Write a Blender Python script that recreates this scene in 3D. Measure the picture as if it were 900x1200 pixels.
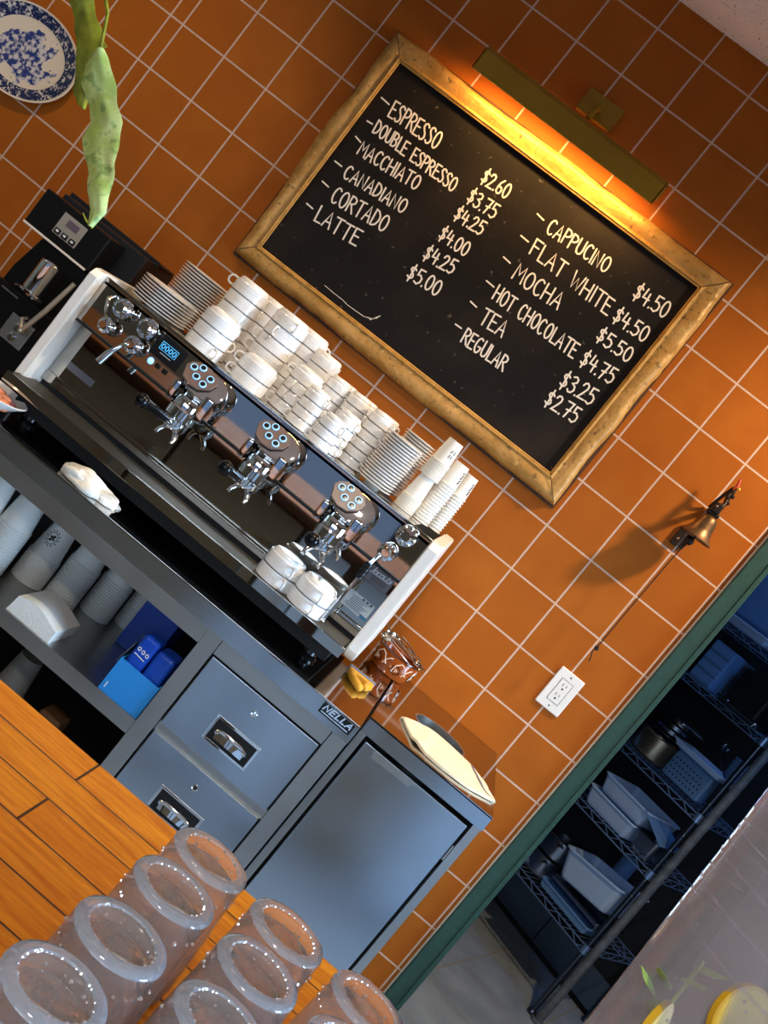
import bpy, bmesh, math, random
from mathutils import Vector, Matrix, noise
random.seed(7)
PI = math.pi
for o in list(bpy.data.objects): bpy.data.objects.remove(o)
SC = bpy.context.scene; COL = SC.collection

# ---------------------------------------------------------------- camera
cd = bpy.data.cameras.new('camera'); cam = bpy.data.objects.new('camera', cd); COL.objects.link(cam)
R = ((0.77335243, 0.11558327, 0.62335117), (0.62882885, -0.01480615, -0.77740276), (-0.08062532, 0.99318744, -0.08413247))
C = (1.39215, -2.98064, 1.48148)
rx, ry, rz = R
cam.matrix_world = Matrix(((rx[0], -ry[0], -rz[0], C[0]), (rx[1], -ry[1], -rz[1], C[1]), (rx[2], -ry[2], -rz[2], C[2]), (0, 0, 0, 1)))
cd.sensor_fit = 'VERTICAL'; cd.sensor_height = 36; cd.lens = 1270 / 1200 * 36; cd.clip_start = .05
SC.camera = cam

# ---------------------------------------------------------------- world, lights, exposure
w = bpy.data.worlds.new('world'); SC.world = w; w.use_nodes = True
w.node_tree.nodes['Background'].inputs[0].default_value = (.36, .56, 1, 1)
w.node_tree.nodes['Background'].inputs[1].default_value = .45
def light(name, kind, loc, energy, col, target=None, **kw):
    l = bpy.data.lights.new(name, kind); l.energy = energy; l.color = col
    for k, v in kw.items(): setattr(l, k, v)
    o = bpy.data.objects.new(name, l); COL.objects.link(o); o.location = loc
    if target is not None:
        o.rotation_euler = (Vector(target) - Vector(loc)).to_track_quat('-Z', 'Y').to_euler()
    return o
light('window_daylight_front', 'AREA', (1.0, -6.35, 2.15), 95, (.68, .83, 1), (1.0, 0, 1.2), shape='RECTANGLE', size=4.6, size_y=.9)
light('window_daylight_side', 'AREA', (4.28, -1.45, 1.45), 66, (.45, .70, 1), (1.0, -1.75, .6), shape='RECTANGLE', size=1.7, size_y=1.3, spread=math.radians(86))  # added fill lamp for the aisle and steel fronts, no known source
light('downlight', 'SPOT', (2.42, -.60, 2.77), 168, (1, .78, .52), (1.75, -.18, .9), spot_size=math.radians(108), spot_blend=.85, shadow_soft_size=.06)
light('downlight_bar', 'SPOT', (1.1, -1.35, 2.77), 76, (1, .86, .68), (1.0, -.95, .9), spot_size=math.radians(92), spot_blend=.8, shadow_soft_size=.08)
light('downlight_left', 'SPOT', (-.35, -.95, 2.77), 42, (1, .74, .46), (-.2, -.25, .9), spot_size=math.radians(100), spot_blend=.85, shadow_soft_size=.08)
light('downlight_room', 'SPOT', (1.3, -3.3, 2.77), 112, (1, .88, .74), (1.3, -2.7, .9), spot_size=math.radians(110), spot_blend=.8, shadow_soft_size=.1)
light('kitchen_light', 'AREA', (2.95, .45, 2.72), 12, (.16, .42, 1), (2.5, 1.3, .9), shape='RECTANGLE', size=.7, size_y=.4)
SC.view_settings.view_transform = 'Standard'
SC.view_settings.look = 'None'
SC.view_settings.gamma = 1
SC.view_settings.use_curve_mapping = False
SC.view_settings.exposure = 0.0

# ---------------------------------------------------------------- helpers
def lin(h):
    h = h.lstrip('#'); out = []
    for i in (0, 2, 4):
        c = int(h[i:i+2], 16) / 255
        out.append(c / 12.92 if c <= .04045 else ((c + .055) / 1.055) ** 2.4)
    return (*out, 1)
def mat(name, col, rough=.5, metal=0, vary=0, vscale=20, bump=0, bscale=60, spec=.5, coat=0, trans=0, ior=1.45, emit=None, estr=0, aniso=None, rvary=0):
    m = bpy.data.materials.new(name); m.use_nodes = True; nt = m.node_tree; b = nt.nodes['Principled BSDF']
    b.inputs['Base Color'].default_value = lin(col); b.inputs['Roughness'].default_value = rough
    b.inputs['Metallic'].default_value = metal; b.inputs['Specular IOR Level'].default_value = spec
    b.inputs['Coat Weight'].default_value = coat; b.inputs['Coat Roughness'].default_value = .08
    b.inputs['Transmission Weight'].default_value = trans; b.inputs['IOR'].default_value = ior
    if emit: b.inputs['Emission Color'].default_value = lin(emit); b.inputs['Emission Strength'].default_value = estr
    tc = nt.nodes.new('ShaderNodeTexCoord')
    def nz(scale, det=4, stretch=None):
        n = nt.nodes.new('ShaderNodeTexNoise'); n.inputs['Scale'].default_value = scale; n.inputs['Detail'].default_value = det
        if stretch:
            mp = nt.nodes.new('ShaderNodeMapping'); mp.inputs['Scale'].default_value = stretch
            nt.links.new(tc.outputs['Object'], mp.inputs[0]); nt.links.new(mp.outputs[0], n.inputs['Vector'])
        else: nt.links.new(tc.outputs['Object'], n.inputs['Vector'])
        return n
    if vary:
        n = nz(vscale); mr = nt.nodes.new('ShaderNodeMapRange'); mr.inputs[1].default_value = .3; mr.inputs[2].default_value = .7
        mr.inputs[3].default_value = 1 - vary; mr.inputs[4].default_value = 1 + vary
        mx = nt.nodes.new('ShaderNodeVectorMath'); mx.operation = 'SCALE'; mx.inputs[0].default_value = lin(col)[:3]
        nt.links.new(n.outputs['Fac'], mr.inputs[0]); nt.links.new(mr.outputs[0], mx.inputs['Scale']); nt.links.new(mx.outputs[0], b.inputs['Base Color'])
    if rvary:
        n = nz(6, 5, aniso); mr = nt.nodes.new('ShaderNodeMapRange'); mr.inputs[1].default_value = .3; mr.inputs[2].default_value = .7
        mr.inputs[3].default_value = max(.01, rough - rvary); mr.inputs[4].default_value = rough + rvary
        nt.links.new(n.outputs['Fac'], mr.inputs[0]); nt.links.new(mr.outputs[0], b.inputs['Roughness'])
    if bump:
        n = nz(bscale, 3, aniso); bp = nt.nodes.new('ShaderNodeBump'); bp.inputs['Strength'].default_value = bump; bp.inputs['Distance'].default_value = .004
        nt.links.new(n.outputs['Fac'], bp.inputs['Height']); nt.links.new(bp.outputs[0], b.inputs['Normal'])
    return m
class NT:
    """small node-math helper"""
    def __init__(s, name):
        s.m = bpy.data.materials.new(name); s.m.use_nodes = True; s.nt = s.m.node_tree; s.b = s.nt.nodes['Principled BSDF']
        s.tc = s.nt.nodes.new('ShaderNodeTexCoord')
        sp = s.nt.nodes.new('ShaderNodeSeparateXYZ'); s.nt.links.new(s.tc.outputs['Object'], sp.inputs[0]); s.x, s.y, s.z = sp.outputs
    def f(s, op, a, b=None, c=None):
        n = s.nt.nodes.new('ShaderNodeMath'); n.operation = op
        for i, v in enumerate((a, b, c)):
            if v is None: continue
            if isinstance(v, (int, float)): n.inputs[i].default_value = v
            else: s.nt.links.new(v, n.inputs[i])
        return n.outputs[0]
    def noise(s, scale, det=4, vec=None, stretch=None):
        n = s.nt.nodes.new('ShaderNodeTexNoise'); n.inputs['Scale'].default_value = scale; n.inputs['Detail'].default_value = det
        v = vec or s.tc.outputs['Object']
        if stretch:
            mp = s.nt.nodes.new('ShaderNodeMapping'); mp.inputs['Scale'].default_value = stretch
            s.nt.links.new(v, mp.inputs[0]); v = mp.outputs[0]
        s.nt.links.new(v, n.inputs['Vector']); return n.outputs['Fac']
    def white(s, a, b):
        cb = s.nt.nodes.new('ShaderNodeCombineXYZ')
        for i, v in enumerate((a, b)): s.nt.links.new(v, cb.inputs[i])
        n = s.nt.nodes.new('ShaderNodeTexWhiteNoise'); n.noise_dimensions = '2D'; s.nt.links.new(cb.outputs[0], n.inputs['Vector']); return n.outputs['Value']
    def mix(s, fac, a, b):
        n = s.nt.nodes.new('ShaderNodeMix'); n.data_type = 'RGBA'
        for i, v in ((0, fac), (6, a), (7, b)):
            if isinstance(v, (int, float)): n.inputs[i].default_value = v
            elif isinstance(v, str): n.inputs[i].default_value = lin(v)
            else: s.nt.links.new(v, n.inputs[i])
        return n.outputs[2]
    def rng(s, v, a, b, c=0, d=1):
        n = s.nt.nodes.new('ShaderNodeMapRange')
        for i, k in zip((1, 2, 3, 4), (a, b, c, d)): n.inputs[i].default_value = k
        s.nt.links.new(v, n.inputs[0]); return n.outputs[0]
    def set(s, k, v):
        if isinstance(v, (int, float)): s.b.inputs[k].default_value = v
        else: s.nt.links.new(v, s.b.inputs[k])
    def bump(s, h, strength=.3, dist=.003):
        bp = s.nt.nodes.new('ShaderNodeBump'); bp.inputs['Strength'].default_value = strength; bp.inputs['Distance'].default_value = dist
        s.nt.links.new(h, bp.inputs['Height']); s.nt.links.new(bp.outputs[0], s.b.inputs['Normal'])

def B(): return bmesh.new()
def box(bm, x0, x1, y0, y1, z0, z1, bev=0, seg=2, rot=None):
    r = bmesh.ops.create_cube(bm, size=1); vs = r['verts']
    M = Matrix.Translation(((x0+x1)/2, (y0+y1)/2, (z0+z1)/2))
    if rot: M = M @ rot
    bmesh.ops.transform(bm, matrix=M @ Matrix.Diagonal((abs(x1-x0), abs(y1-y0), abs(z1-z0), 1)), verts=vs)
    if bev:
        es = list({e for v in vs for e in v.link_edges})
        bmesh.ops.bevel(bm, geom=es, offset=bev, segments=seg, profile=.5, affect='EDGES')
    return bm
def frame_of(d):
    d = Vector(d).normalized(); a = Vector((0, 0, 1)) if abs(d.z) < .9 else Vector((1, 0, 0))
    u = d.cross(a).normalized(); v = d.cross(u).normalized(); return u, v
def rings(bm, rs, close=False, cap=True):
    for a, b in zip(rs, rs[1:] + ([rs[0]] if close else [])):
        n = len(a)
        for i in range(n):
            bm.faces.new((a[i], a[(i+1) % n], b[(i+1) % n], b[i]))
    if cap and not close:
        bm.faces.new(list(reversed(rs[0]))); bm.faces.new(rs[-1])
def tube(bm, pts, r, n=10, close=False, cap=True):
    pts = [Vector(p) for p in pts]; rr = r if isinstance(r, (list, tuple)) else [r] * len(pts)
    out = []; u = None
    for i, p in enumerate(pts):
        if close: d = pts[(i+1) % len(pts)] - pts[i-1]
        else: d = pts[min(i+1, len(pts)-1)] - pts[max(i-1, 0)]
        d.normalize()
        if u is None: u, v = frame_of(d)
        else:
            u = (u - d * u.dot(d)).normalized(); v = d.cross(u).normalized()
        v = d.cross(u).normalized()
        out.append([bm.verts.new(p + (u * math.cos(2*PI*k/n) + v * math.sin(2*PI*k/n)) * rr[i]) for k in range(n)])
    rings(bm, out, close, cap); return bm
def cyl(bm, p0, p1, r0, r1=None, n=24): return tube(bm, [p0, p1], [r0, r0 if r1 is None else r1], n)
def lathe(bm, prof, o=(0, 0, 0), n=32, M=None):
    """prof: (radius, height) list; a radius of 0 ends in a point. Spun round Z, then moved by M/o."""
    M = M or Matrix.Translation(o); rs = []
    for r, z in prof:
        if r < 1e-6: rs.append([bm.verts.new(M @ Vector((0, 0, z)))])
        else: rs.append([bm.verts.new(M @ Vector((r*math.cos(2*PI*k/n), r*math.sin(2*PI*k/n), z))) for k in range(n)])
    for a, b in zip(rs, rs[1:]):
        for i in range(n):
            j = (i+1) % n
            if len(a) == 1 and len(b) == 1: continue
            if len(a) == 1: bm.faces.new((a[0], b[j], b[i]))
            elif len(b) == 1: bm.faces.new((a[i], a[j], b[0]))
            else: bm.faces.new((a[i], a[j], b[j], b[i]))
    return bm
def axisM(p, d):
    u, v = frame_of(d); d = Vector(d).normalized()
    return Matrix.Translation(p) @ Matrix((u, -v, d)).transposed().to_4x4()
def ball(bm, c, r, sc=(1, 1, 1), M=None, seg=20):
    x = bmesh.ops.create_uvsphere(bm, u_segments=seg, v_segments=seg//2, radius=1)
    bmesh.ops.transform(bm, matrix=Matrix.Translation(c) @ (M or Matrix()) @ Matrix.Diagonal((r*sc[0], r*sc[1], r*sc[2], 1)), verts=x['verts']); return bm
def prism(bm, poly, y0, y1):
    """outline in X,Z swept along Y"""
    a = [bm.verts.new((x, y0, z)) for x, z in poly]; b = [bm.verts.new((x, y1, z)) for x, z in poly]
    rings(bm, [a, b]); return bm
def sheet(bm, fn, nu, nv, th=0, nrm=None):
    """grid fn(u,v) -> point, given a thickness th"""
    g = [[Vector(fn(i/nu, j/nv)) for j in range(nv+1)] for i in range(nu+1)]
    def nor(i, j):
        a = g[min(i+1, nu)][j] - g[max(i-1, 0)][j]; b = g[i][min(j+1, nv)] - g[i][max(j-1, 0)]
        n = a.cross(b); return n.normalized() if n.length > 1e-12 else Vector((0, 0, 1))
    t = [[bm.verts.new(g[i][j]) for j in range(nv+1)] for i in range(nu+1)]
    for i in range(nu):
        for j in range(nv): bm.faces.new((t[i][j], t[i+1][j], t[i+1][j+1], t[i][j+1]))
    if th:
        s = [[bm.verts.new(g[i][j] - nor(i, j) * th) for j in range(nv+1)] for i in range(nu+1)]
        for i in range(nu):
            for j in range(nv): bm.faces.new((s[i][j], s[i][j+1], s[i+1][j+1], s[i+1][j]))
        for i in range(nu):
            bm.faces.new((t[i][0], s[i][0], s[i+1][0], t[i+1][0])); bm.faces.new((t[i][nv], t[i+1][nv], s[i+1][nv], s[i][nv]))
        for j in range(nv):
            bm.faces.new((t[0][j], t[0][j+1], s[0][j+1], s[0][j])); bm.faces.new((t[nu][j], s[nu][j], s[nu][j+1], t[nu][j+1]))
    return bm
def obj(name, bm, m, parent=None, smooth=True, local=False, ang=.6, wn=True):
    bmesh.ops.recalc_face_normals(bm, faces=bm.faces[:])
    if smooth:
        for f in bm.faces: f.smooth = True
        for e in bm.edges:
            if len(e.link_faces) == 2 and e.calc_face_angle(0) > ang: e.smooth = False
    p = parent; off = Vector((0, 0, 0))
    while p is not None and not local: off += p.location; p = p.parent
    if parent is not None and not local: bmesh.ops.translate(bm, vec=-off, verts=bm.verts[:])
    me = bpy.data.meshes.new(name); bm.to_mesh(me); bm.free(); me.materials.append(m)
    o = bpy.data.objects.new(name, me); COL.objects.link(o)
    if smooth and wn:
        wm = o.modifiers.new('weighted_normal', 'WEIGHTED_NORMAL'); wm.keep_sharp = True; wm.weight = 80
    if parent is not None: o.parent = parent
    return o
def tag(o, label, cat, group=None, kind=None):
    if label: o['label'] = label
    if cat: o['category'] = cat
    if group: o['group'] = group
    if kind: o['kind'] = kind
    return o
def thing(name, label, cat, loc=(0, 0, 0), group=None, rz=0):
    o = bpy.data.objects.new(name, None); COL.objects.link(o); o.location = loc; o.rotation_euler = (0, 0, rz); o.empty_display_size = .03
    return tag(o, label, cat, group)
def struct(name, bm, m, smooth=False):
    o = obj(name, bm, m, smooth=smooth); o['kind'] = 'structure'; return o
def dup(root, loc, rz, label, group=None):
    r = root.copy(); COL.objects.link(r); r.location = loc; r.rotation_euler = (0, 0, rz); r['label'] = label
    if group: r['group'] = group
    for ch in list(root.children):
        c = ch.copy(); COL.objects.link(c); c.parent = r
        for g in ch.children:
            d = g.copy(); COL.objects.link(d); d.parent = c
    return r
ORD = ['topmost', 'second from the top', 'third from the top', 'fourth from the top', 'fifth from the top', 'sixth from the top', 'seventh from the top', 'eighth from the top', 'ninth from the top', 'tenth from the top', 'eleventh from the top', 'twelfth from the top', 'thirteenth from the top', 'fourteenth from the top', 'fifteenth from the top', 'sixteenth from the top', 'seventeenth from the top', 'eighteenth from the top', 'nineteenth from the top', 'twentieth from the top', 'twenty-first from the top']

# ---- stroke lettering
def el(cx, cy, a, b, a0, a1, n=14): return [(cx + a*math.cos(math.radians(a0+(a1-a0)*i/n)), cy + b*math.sin(math.radians(a0+(a1-a0)*i/n))) for i in range(n+1)]
SS = [(.43, .86), (.34, .97), (.2, 1), (.07, .91), (.05, .74), (.18, .58), (.34, .43), (.41, .24), (.33, .06), (.16, 0), (0, .12)]
GL = {
 'A': (.5, [[(0, 0), (.26, 1), (.48, 0)], [(.08, .34), (.42, .36)]]), 'B': (.44, [[(0, 0), (0, 1)], [(0, 1), (.24, .98), (.36, .85), (.34, .65), (.2, .54), (0, .52)], [(.2, .54), (.38, .42), (.42, .22), (.28, .03), (0, 0)]]),
 'C': (.44, [el(.24, .5, .24, .5, 50, 312)]), 'D': (.46, [[(0, 0), (0, 1)], [(0, 1), (.22, .95), (.42, .72), (.45, .45), (.34, .15), (.16, .02), (0, 0)]]),
 'E': (.42, [[(.42, 1), (0, .98), (.02, 0), (.44, .02)], [(0, .52), (.34, .54)]]), 'F': (.44, [[(.46, 1), (0, .98), (.02, 0)], [(0, .54), (.36, .56)]]),
 'G': (.5, [el(.25, .5, .25, .5, 55, 330) + [(.48, .42), (.26, .42)]]), 'H': (.48, [[(0, 0), (0, 1)], [(.46, 0), (.46, 1)], [(0, .5), (.46, .53)]]),
 'I': (.06, [[(.03, 0), (.03, 1)]]), 'J': (.34, [[(.3, 1), (.3, .2), (.2, .02), (.05, .06), (0, .2)]]), 'L': (.36, [[(0, 1), (.02, 0), (.38, .02)]]),
 'M': (.58, [[(0, 0), (.05, 1), (.29, .4), (.52, 1), (.58, 0)]]), 'N': (.48, [[(0, 0), (.02, 1), (.44, 0), (.47, 1)]]),
 'O': (.5, [el(.25, .5, .24, .5, 80, 440, 20)]), 'P': (.42, [[(0, 0), (0, 1)], [(0, 1), (.26, .98), (.41, .84), (.39, .64), (.22, .5), (0, .48)]]),
 'R': (.46, [[(0, 0), (0, 1)], [(0, 1), (.26, .98), (.41, .84), (.39, .66), (.22, .52), (0, .5)], [(.16, .52), (.47, 0)]]), 'S': (.43, [SS]),
 'T': (.48, [[(-.02, .97), (.5, 1)], [(.25, .98), (.24, 0)]]), 'U': (.46, [[(0, 1), (0, .28), (.08, .05), (.23, 0), (.38, .07), (.45, .3), (.45, 1)]]),
 'W': (.64, [[(0, 1), (.14, 0), (.32, .72), (.48, 0), (.66, 1)]]), 'V': (.46, [[(0, 1), (.22, 0), (.46, 1)]]),
 '$': (.42, [[(x*.92, .12+y*.76) for x, y in SS], [(.24, 1.1), (.17, -.1)]]), '0': (.46, [el(.23, .5, .22, .5, 80, 440, 20)]),
 '2': (.44, [[(.02, .78), (.1, .95), (.24, 1), (.38, .9), (.38, .7), (.22, .38), (0, .02), (.46, .03)]]), '3': (.42, [[(.03, .92), (.2, 1), (.36, .9), (.36, .7), (.14, .55), (.36, .44), (.41, .22), (.28, .03), (.1, 0), (0, .12)]]),
 '4': (.46, [[(.1, 1), (.02, .42), (.46, .44)], [(.36, .8), (.33, 0)]]), '5': (.44, [[(.44, 1), (.08, .98), (.05, .58), (.25, .62), (.42, .45), (.4, .18), (.22, 0), (0, .08)]]),
 '6': (.44, [[(.34, 1), (.14, .75), (.03, .4), (.05, .12), (.2, 0), (.38, .08), (.43, .3), (.34, .48), (.18, .5), (.05, .34)]]), '7': (.44, [[(0, .98), (.44, 1), (.18, 0)], [(.12, .48), (.42, .52)]]),
 '8': (.42, [el(.21, .75, .17, .24, 90, 450, 14), el(.21, .26, .2, .26, 90, 450, 14)]), '.': (.05, [[(.02, .0), (.035, .045)]]), '-': (.5, [[(0, .5), (.5, .5)]]), ' ': (.3, []),
 'a': (.4, [el(.18, .25, .18, .25, 30, 390, 14), [(.36, .5), (.36, 0)]]), 'c': (.34, [el(.18, .25, .18, .25, 50, 310)]), 'o': (.4, [el(.19, .25, .19, .25, 0, 360)]), 'u': (.4, [[(0, .5), (0, .12), (.16, 0), (.34, .1), (.36, .5), (.36, 0)]]), 'b': (.4, [[(0, 1), (0, 0)], el(.19, .25, .19, .25, 0, 360)]), 'i': (.06, [[(.03, 0), (.03, .5)], [(.03, .68), (.03, .74)]]),
}
def ribbon(bm, pts, wd, fn, th, off=0):
    """flat stroke with mitred joints and rounded ends; fn maps (x, z, depth) to a point"""
    h = wd/2; P = [Vector((p[0], p[1])) for p in pts]
    P = [P[0]] + [b for a, b in zip(P, P[1:]) if (b-a).length > 1e-6]
    closed = len(P) > 3 and (P[0]-P[-1]).length < wd*.35
    if closed: P.pop()
    n = len(P); L = []; Rr = []
    for i in range(n):
        a = P[i-1] if (i > 0 or closed) else None; c = P[(i+1) % n] if (i < n-1 or closed) else None
        d0 = (P[i]-a).normalized() if a is not None else None; d1 = (c-P[i]).normalized() if c is not None else None
        d0 = d0 if d0 is not None else d1; d1 = d1 if d1 is not None else d0
        n0 = Vector((-d0.y, d0.x)); n1 = Vector((-d1.y, d1.x)); m_ = n0+n1
        m_ = n1 if m_.length < .3 else m_ / max(.5, m_.dot(n1))
        L.append(P[i]+m_*h); Rr.append(P[i]-m_*h)
    V = lambda p, d: bm.verts.new(fn(p.x, p.y, d))
    rs = [[V(L[i], off), V(L[i], th+off), V(Rr[i], th+off), V(Rr[i], off)] for i in range(n)]
    if closed: rings(bm, rs, close=True); return
    def cap_(c, side0, sgn):
        a0 = math.atan2(side0.y-c.y, side0.x-c.x); q = [Vector((c.x+h*math.cos(a0+sgn*PI*k/6), c.y+h*math.sin(a0+sgn*PI*k/6))) for k in range(7)]
        rings(bm, [[V(p, off) for p in q], [V(p, th+off) for p in q]])
    rings(bm, rs); cap_(P[0], L[0], 1); cap_(P[-1], L[-1], -1)
def write(bm, text, x0, z0, x1, z1, h, wd, fn, th=.0006, shear=0., gap=.13, jit=0):
    adv = 0; items = []
    for ch in text:
        wdt, st = GL[ch]; items.append((adv, st)); adv += wdt + gap
    adv -= gap; sx = (x1-x0) / adv
    for a, st in items:
        j = random.uniform(-jit, jit) * h
        for i_, s in enumerate(st):
            ribbon(bm, [(x0 + (a+px)*sx + shear*pz*h, z0 + (z1-z0)*(a+px)/adv + pz*h + j) for px, pz in s], wd, fn, th, .00006*i_)
def front(y):
    return lambda x, z, d: (x, y - d, z)

# ---------------------------------------------------------------- materials
def tile_material():
    t = NT('terracotta_tile'); P = .152
    left = t.f('LESS_THAN', t.x, -1.15 * P)
    xs = t.f('MULTIPLY_ADD', left, .3 * P, t.x)
    u = t.f('DIVIDE', xs, P); v = t.f('DIVIDE', t.f('SUBTRACT', 2.09, t.z), P)
    du = t.f('ABSOLUTE', t.f('SUBTRACT', u, t.f('ROUND', u))); dv = t.f('ABSOLUTE', t.f('SUBTRACT', v, t.f('ROUND', v)))
    d = t.f('MINIMUM', du, dv)
    wob = t.f('MULTIPLY_ADD', t.noise(40), .006, 0)
    g = t.rng(t.f('SUBTRACT', d, wob), .0125, .0165)            # 0 in the joint, 1 on the tile
    per = t.white(t.f('FLOOR', u), t.f('FLOOR', v))
    body = t.mix(t.rng(per, 0, 1), '#aa5c18', '#b5661f')
    body = t.mix(t.rng(t.noise(9, 5), .3, .75), body, '#a45716')
    body = t.mix(t.f('MULTIPLY', t.rng(t.noise(420, 2), .62, .75), .45), body, '#6f340d')
    joint = t.mix(t.noise(60), '#c9a792', '#dcc2b0')
    t.set('Base Color', t.mix(g, joint, body)); t.set('Roughness', t.rng(g, 0, 1, .85, .5)); t.set('Specular IOR Level', .13)
    t.bump(t.f('ADD', t.f('MULTIPLY', g, 1.0), t.f('MULTIPLY', t.noise(90), .12)), .5, .0025)
    return t.m
M_tile = tile_material()
def plank_material():
    t = NT('bar_planks'); v = t.f('DIVIDE', t.f('SUBTRACT', -1.858, t.y), .066); row = t.f('FLOOR', v)
    off = t.f('MULTIPLY', t.f('MODULO', row, 2), .41)
    u = t.f('DIVIDE', t.f('ADD', t.f('SUBTRACT', t.x, 1.232), off), .95)
    dv = t.f('MULTIPLY', t.f('ABSOLUTE', t.f('SUBTRACT', v, t.f('ROUND', v))), .066); du = t.f('MULTIPLY', t.f('ABSOLUTE', t.f('SUBTRACT', u, t.f('ROUND', u))), .95)
    g = t.rng(t.f('MINIMUM', dv, du), .0009, .0019)
    per = t.white(row, t.f('FLOOR', u))
    body = t.mix(per, '#c8740e', '#d58418')
    body = t.mix(t.rng(t.noise(14, 6, stretch=(1.2, 9, 1)), .35, .7), body, '#b05c08')
    body = t.mix(t.f('MULTIPLY', t.rng(t.noise(60, 5, stretch=(1, 5, 1)), .62, .74), .6), body, '#e2a03c')
    t.set('Base Color', t.mix(g, '#3a2010', body)); t.set('Roughness', t.rng(t.noise(30), .3, .7, .4, .55)); t.set('Specular IOR Level', .25); t.bump(g, .4, .002)
    return t.m
M_plank = plank_material()
def slate_material():
    t = NT('grey_floor_tile'); s = .33
    a = t.f('DIVIDE', t.f('ADD', t.f('MULTIPLY', t.x, .9), t.f('MULTIPLY', t.y, -.43)), s); b = t.f('DIVIDE', t.f('ADD', t.f('MULTIPLY', t.x, .43), t.f('MULTIPLY', t.y, .9)), s)
    d = t.f('MINIMUM', t.f('ABSOLUTE', t.f('SUBTRACT', a, t.f('ROUND', a))), t.f('ABSOLUTE', t.f('SUBTRACT', b, t.f('ROUND', b))))
    g = t.rng(d, .008, .014)
    body = t.mix(t.rng(t.noise(7, 6), .3, .7), '#7d868c', '#98a0a4')
    t.set('Base Color', t.mix(g, '#8f8877', body)); t.set('Roughness', .55); t.bump(g, .3, .002)
    return t.m
M_slate = slate_material()
def ceiling_material():
    t = NT('speckled_ceiling_tile')
    sp = t.rng(t.noise(150, 2), .66, .72)
    body = t.mix(t.noise(20), '#fff0e0', '#f8e4d2'); t.set('Base Color', t.mix(sp, body, '#6d4a36')); t.set('Roughness', .9); t.bump(t.noise(220), .3, .002)
    return t.m
M_ceil = ceiling_material()
def chalkboard_material():
    t = NT('chalkboard_slate')
    s = t.f('MULTIPLY', t.rng(t.noise(4, 6), .45, .8), .4); body = t.mix(s, '#120e0c', '#43372b')
    body = t.mix(t.f('MULTIPLY', t.rng(t.noise(55, 4), .66, .72), .25), body, '#a39684')
    t.set('Base Color', body); t.set('Roughness', .6); t.set('Specular IOR Level', .22); t.bump(t.noise(120), .15, .001)
    return t.m
M_slateboard = chalkboard_material()
def gilt_material():
    t = NT('worn_gilt_wood')
    body = t.mix(t.rng(t.noise(16, 7), .35, .68), '#b08038', '#cf9f58')
    body = t.mix(t.rng(t.noise(70, 5), .58, .70), body, '#7d5c2c')
    body = t.mix(t.f('MULTIPLY', t.rng(t.noise(80, 4), .64, .7), .6), body, '#e0c184')
    t.set('Base Color', body); t.set('Roughness', .42); t.set('Metallic', .15); t.bump(t.noise(60, 6), .7, .004)
    return t.m
M_gilt = gilt_material()
M_giltline = mat('gilt_moulding', '#c89a50', .35, .3, vary=.25, vscale=40)
M_darkwood = mat('frame_back_wood', '#4a2f18', .7, vary=.3, vscale=30)
M_chalk = mat('chalk', '#f4ecdf', .9)
M_brass = mat('aged_brass', '#96700f', .45, .2, vary=.12, vscale=8)
M_bell = mat('bell_brass', '#74563a', .42, .8, vary=.35, vscale=30, bump=.15)
M_iron = mat('dark_iron', '#2a1d14', .5, .6, vary=.3, vscale=60, bump=.4, bscale=120)
M_red = mat('red_paint', '#b23a1c', .5)
M_yel = mat('yellow_paint', '#e0a93a', .5)
M_cord = mat('black_cord', '#1d140e', .8)
M_plastic_w = mat('white_plastic', '#eeece8', .35)
M_slot = mat('socket_slot', '#3d3a38', .6)
M_green = mat('green_paint', '#26463c', .45, vary=.12, vscale=60, bump=.2, bscale=200)
M_steel = mat('brushed_steel', '#bdbcb8', .33, 1, bump=.01, bscale=5, rvary=.05)
M_steel_top = mat('polished_worktop_steel', '#b9b6b2', .07, 1, bump=.008, bscale=10, rvary=.03)
M_steel_front = mat('satin_steel_front', '#bcc6d0', .22, 1, bump=.05, bscale=3, rvary=.04)
M_mirror = mat('mirror_steel', '#b9b5ad', .035, 1, bump=.006, bscale=7)
M_chrome = mat('chrome', '#e2e4e6', .04, 1)
M_handle = mat('black_handle_rubber', '#08080a', .22, spec=.3)
M_black = mat('black_plastic', '#0c0c0d', .25)
M_blackm = mat('black_matt', '#0a0a0a', .55)
M_hole = mat('dark_gap', '#060606', .8)
M_white_en = mat('white_enamel', '#f1ebe2', .3, vary=.03)
M_pad = mat('brown_button_pad', '#6d5850', .35, coat=.3)
M_btn = mat('button_black', '#101216', .25)
M_ring = mat('button_ring_blue', '#a9d4f2', .3, emit='#5fb4f5', estr=.55)
M_led = mat('blue_led', '#d8ecff', .3, emit='#3c8cff', estr=5)
M_lcd = mat('lcd_text', '#5fb8e8', .4, emit='#3fa3e0', estr=.9)
M_porc = mat('white_porcelain', '#ebe9e6', .12, coat=.4)
M_gapshadow = mat('dark_rim_line', '#3b3a3c', .5)  # dark ring colour that paints the shadow gap between stacked cups
M_paper = mat('paper_cup', '#e9e4da', .6)
M_paperg = mat('paper_cup_shelf', '#d9dad6', .6)
M_ink = mat('black_ink', '#222222', .6)
M_label = mat('pale_label', '#c4d2dc', .4)
M_labelb = mat('label_blue', '#3a7ca6', .5)
M_badge = mat('grey_badge', '#77757c', .35, .5)
M_badget = mat('badge_lettering', '#dfe3ea', .4)
M_nella = mat('black_name_plate', '#0c0d10', .35)
M_nellat = mat('name_plate_lettering', '#b9cbe0', .35)
M_towel = mat('cream_towel', '#e6d6b8', .95, vary=.1, vscale=25, bump=.6, bscale=300)
M_towelw = mat('white_towel', '#e4ddd0', .95, vary=.1, vscale=20, bump=.6, bscale=300)
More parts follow.
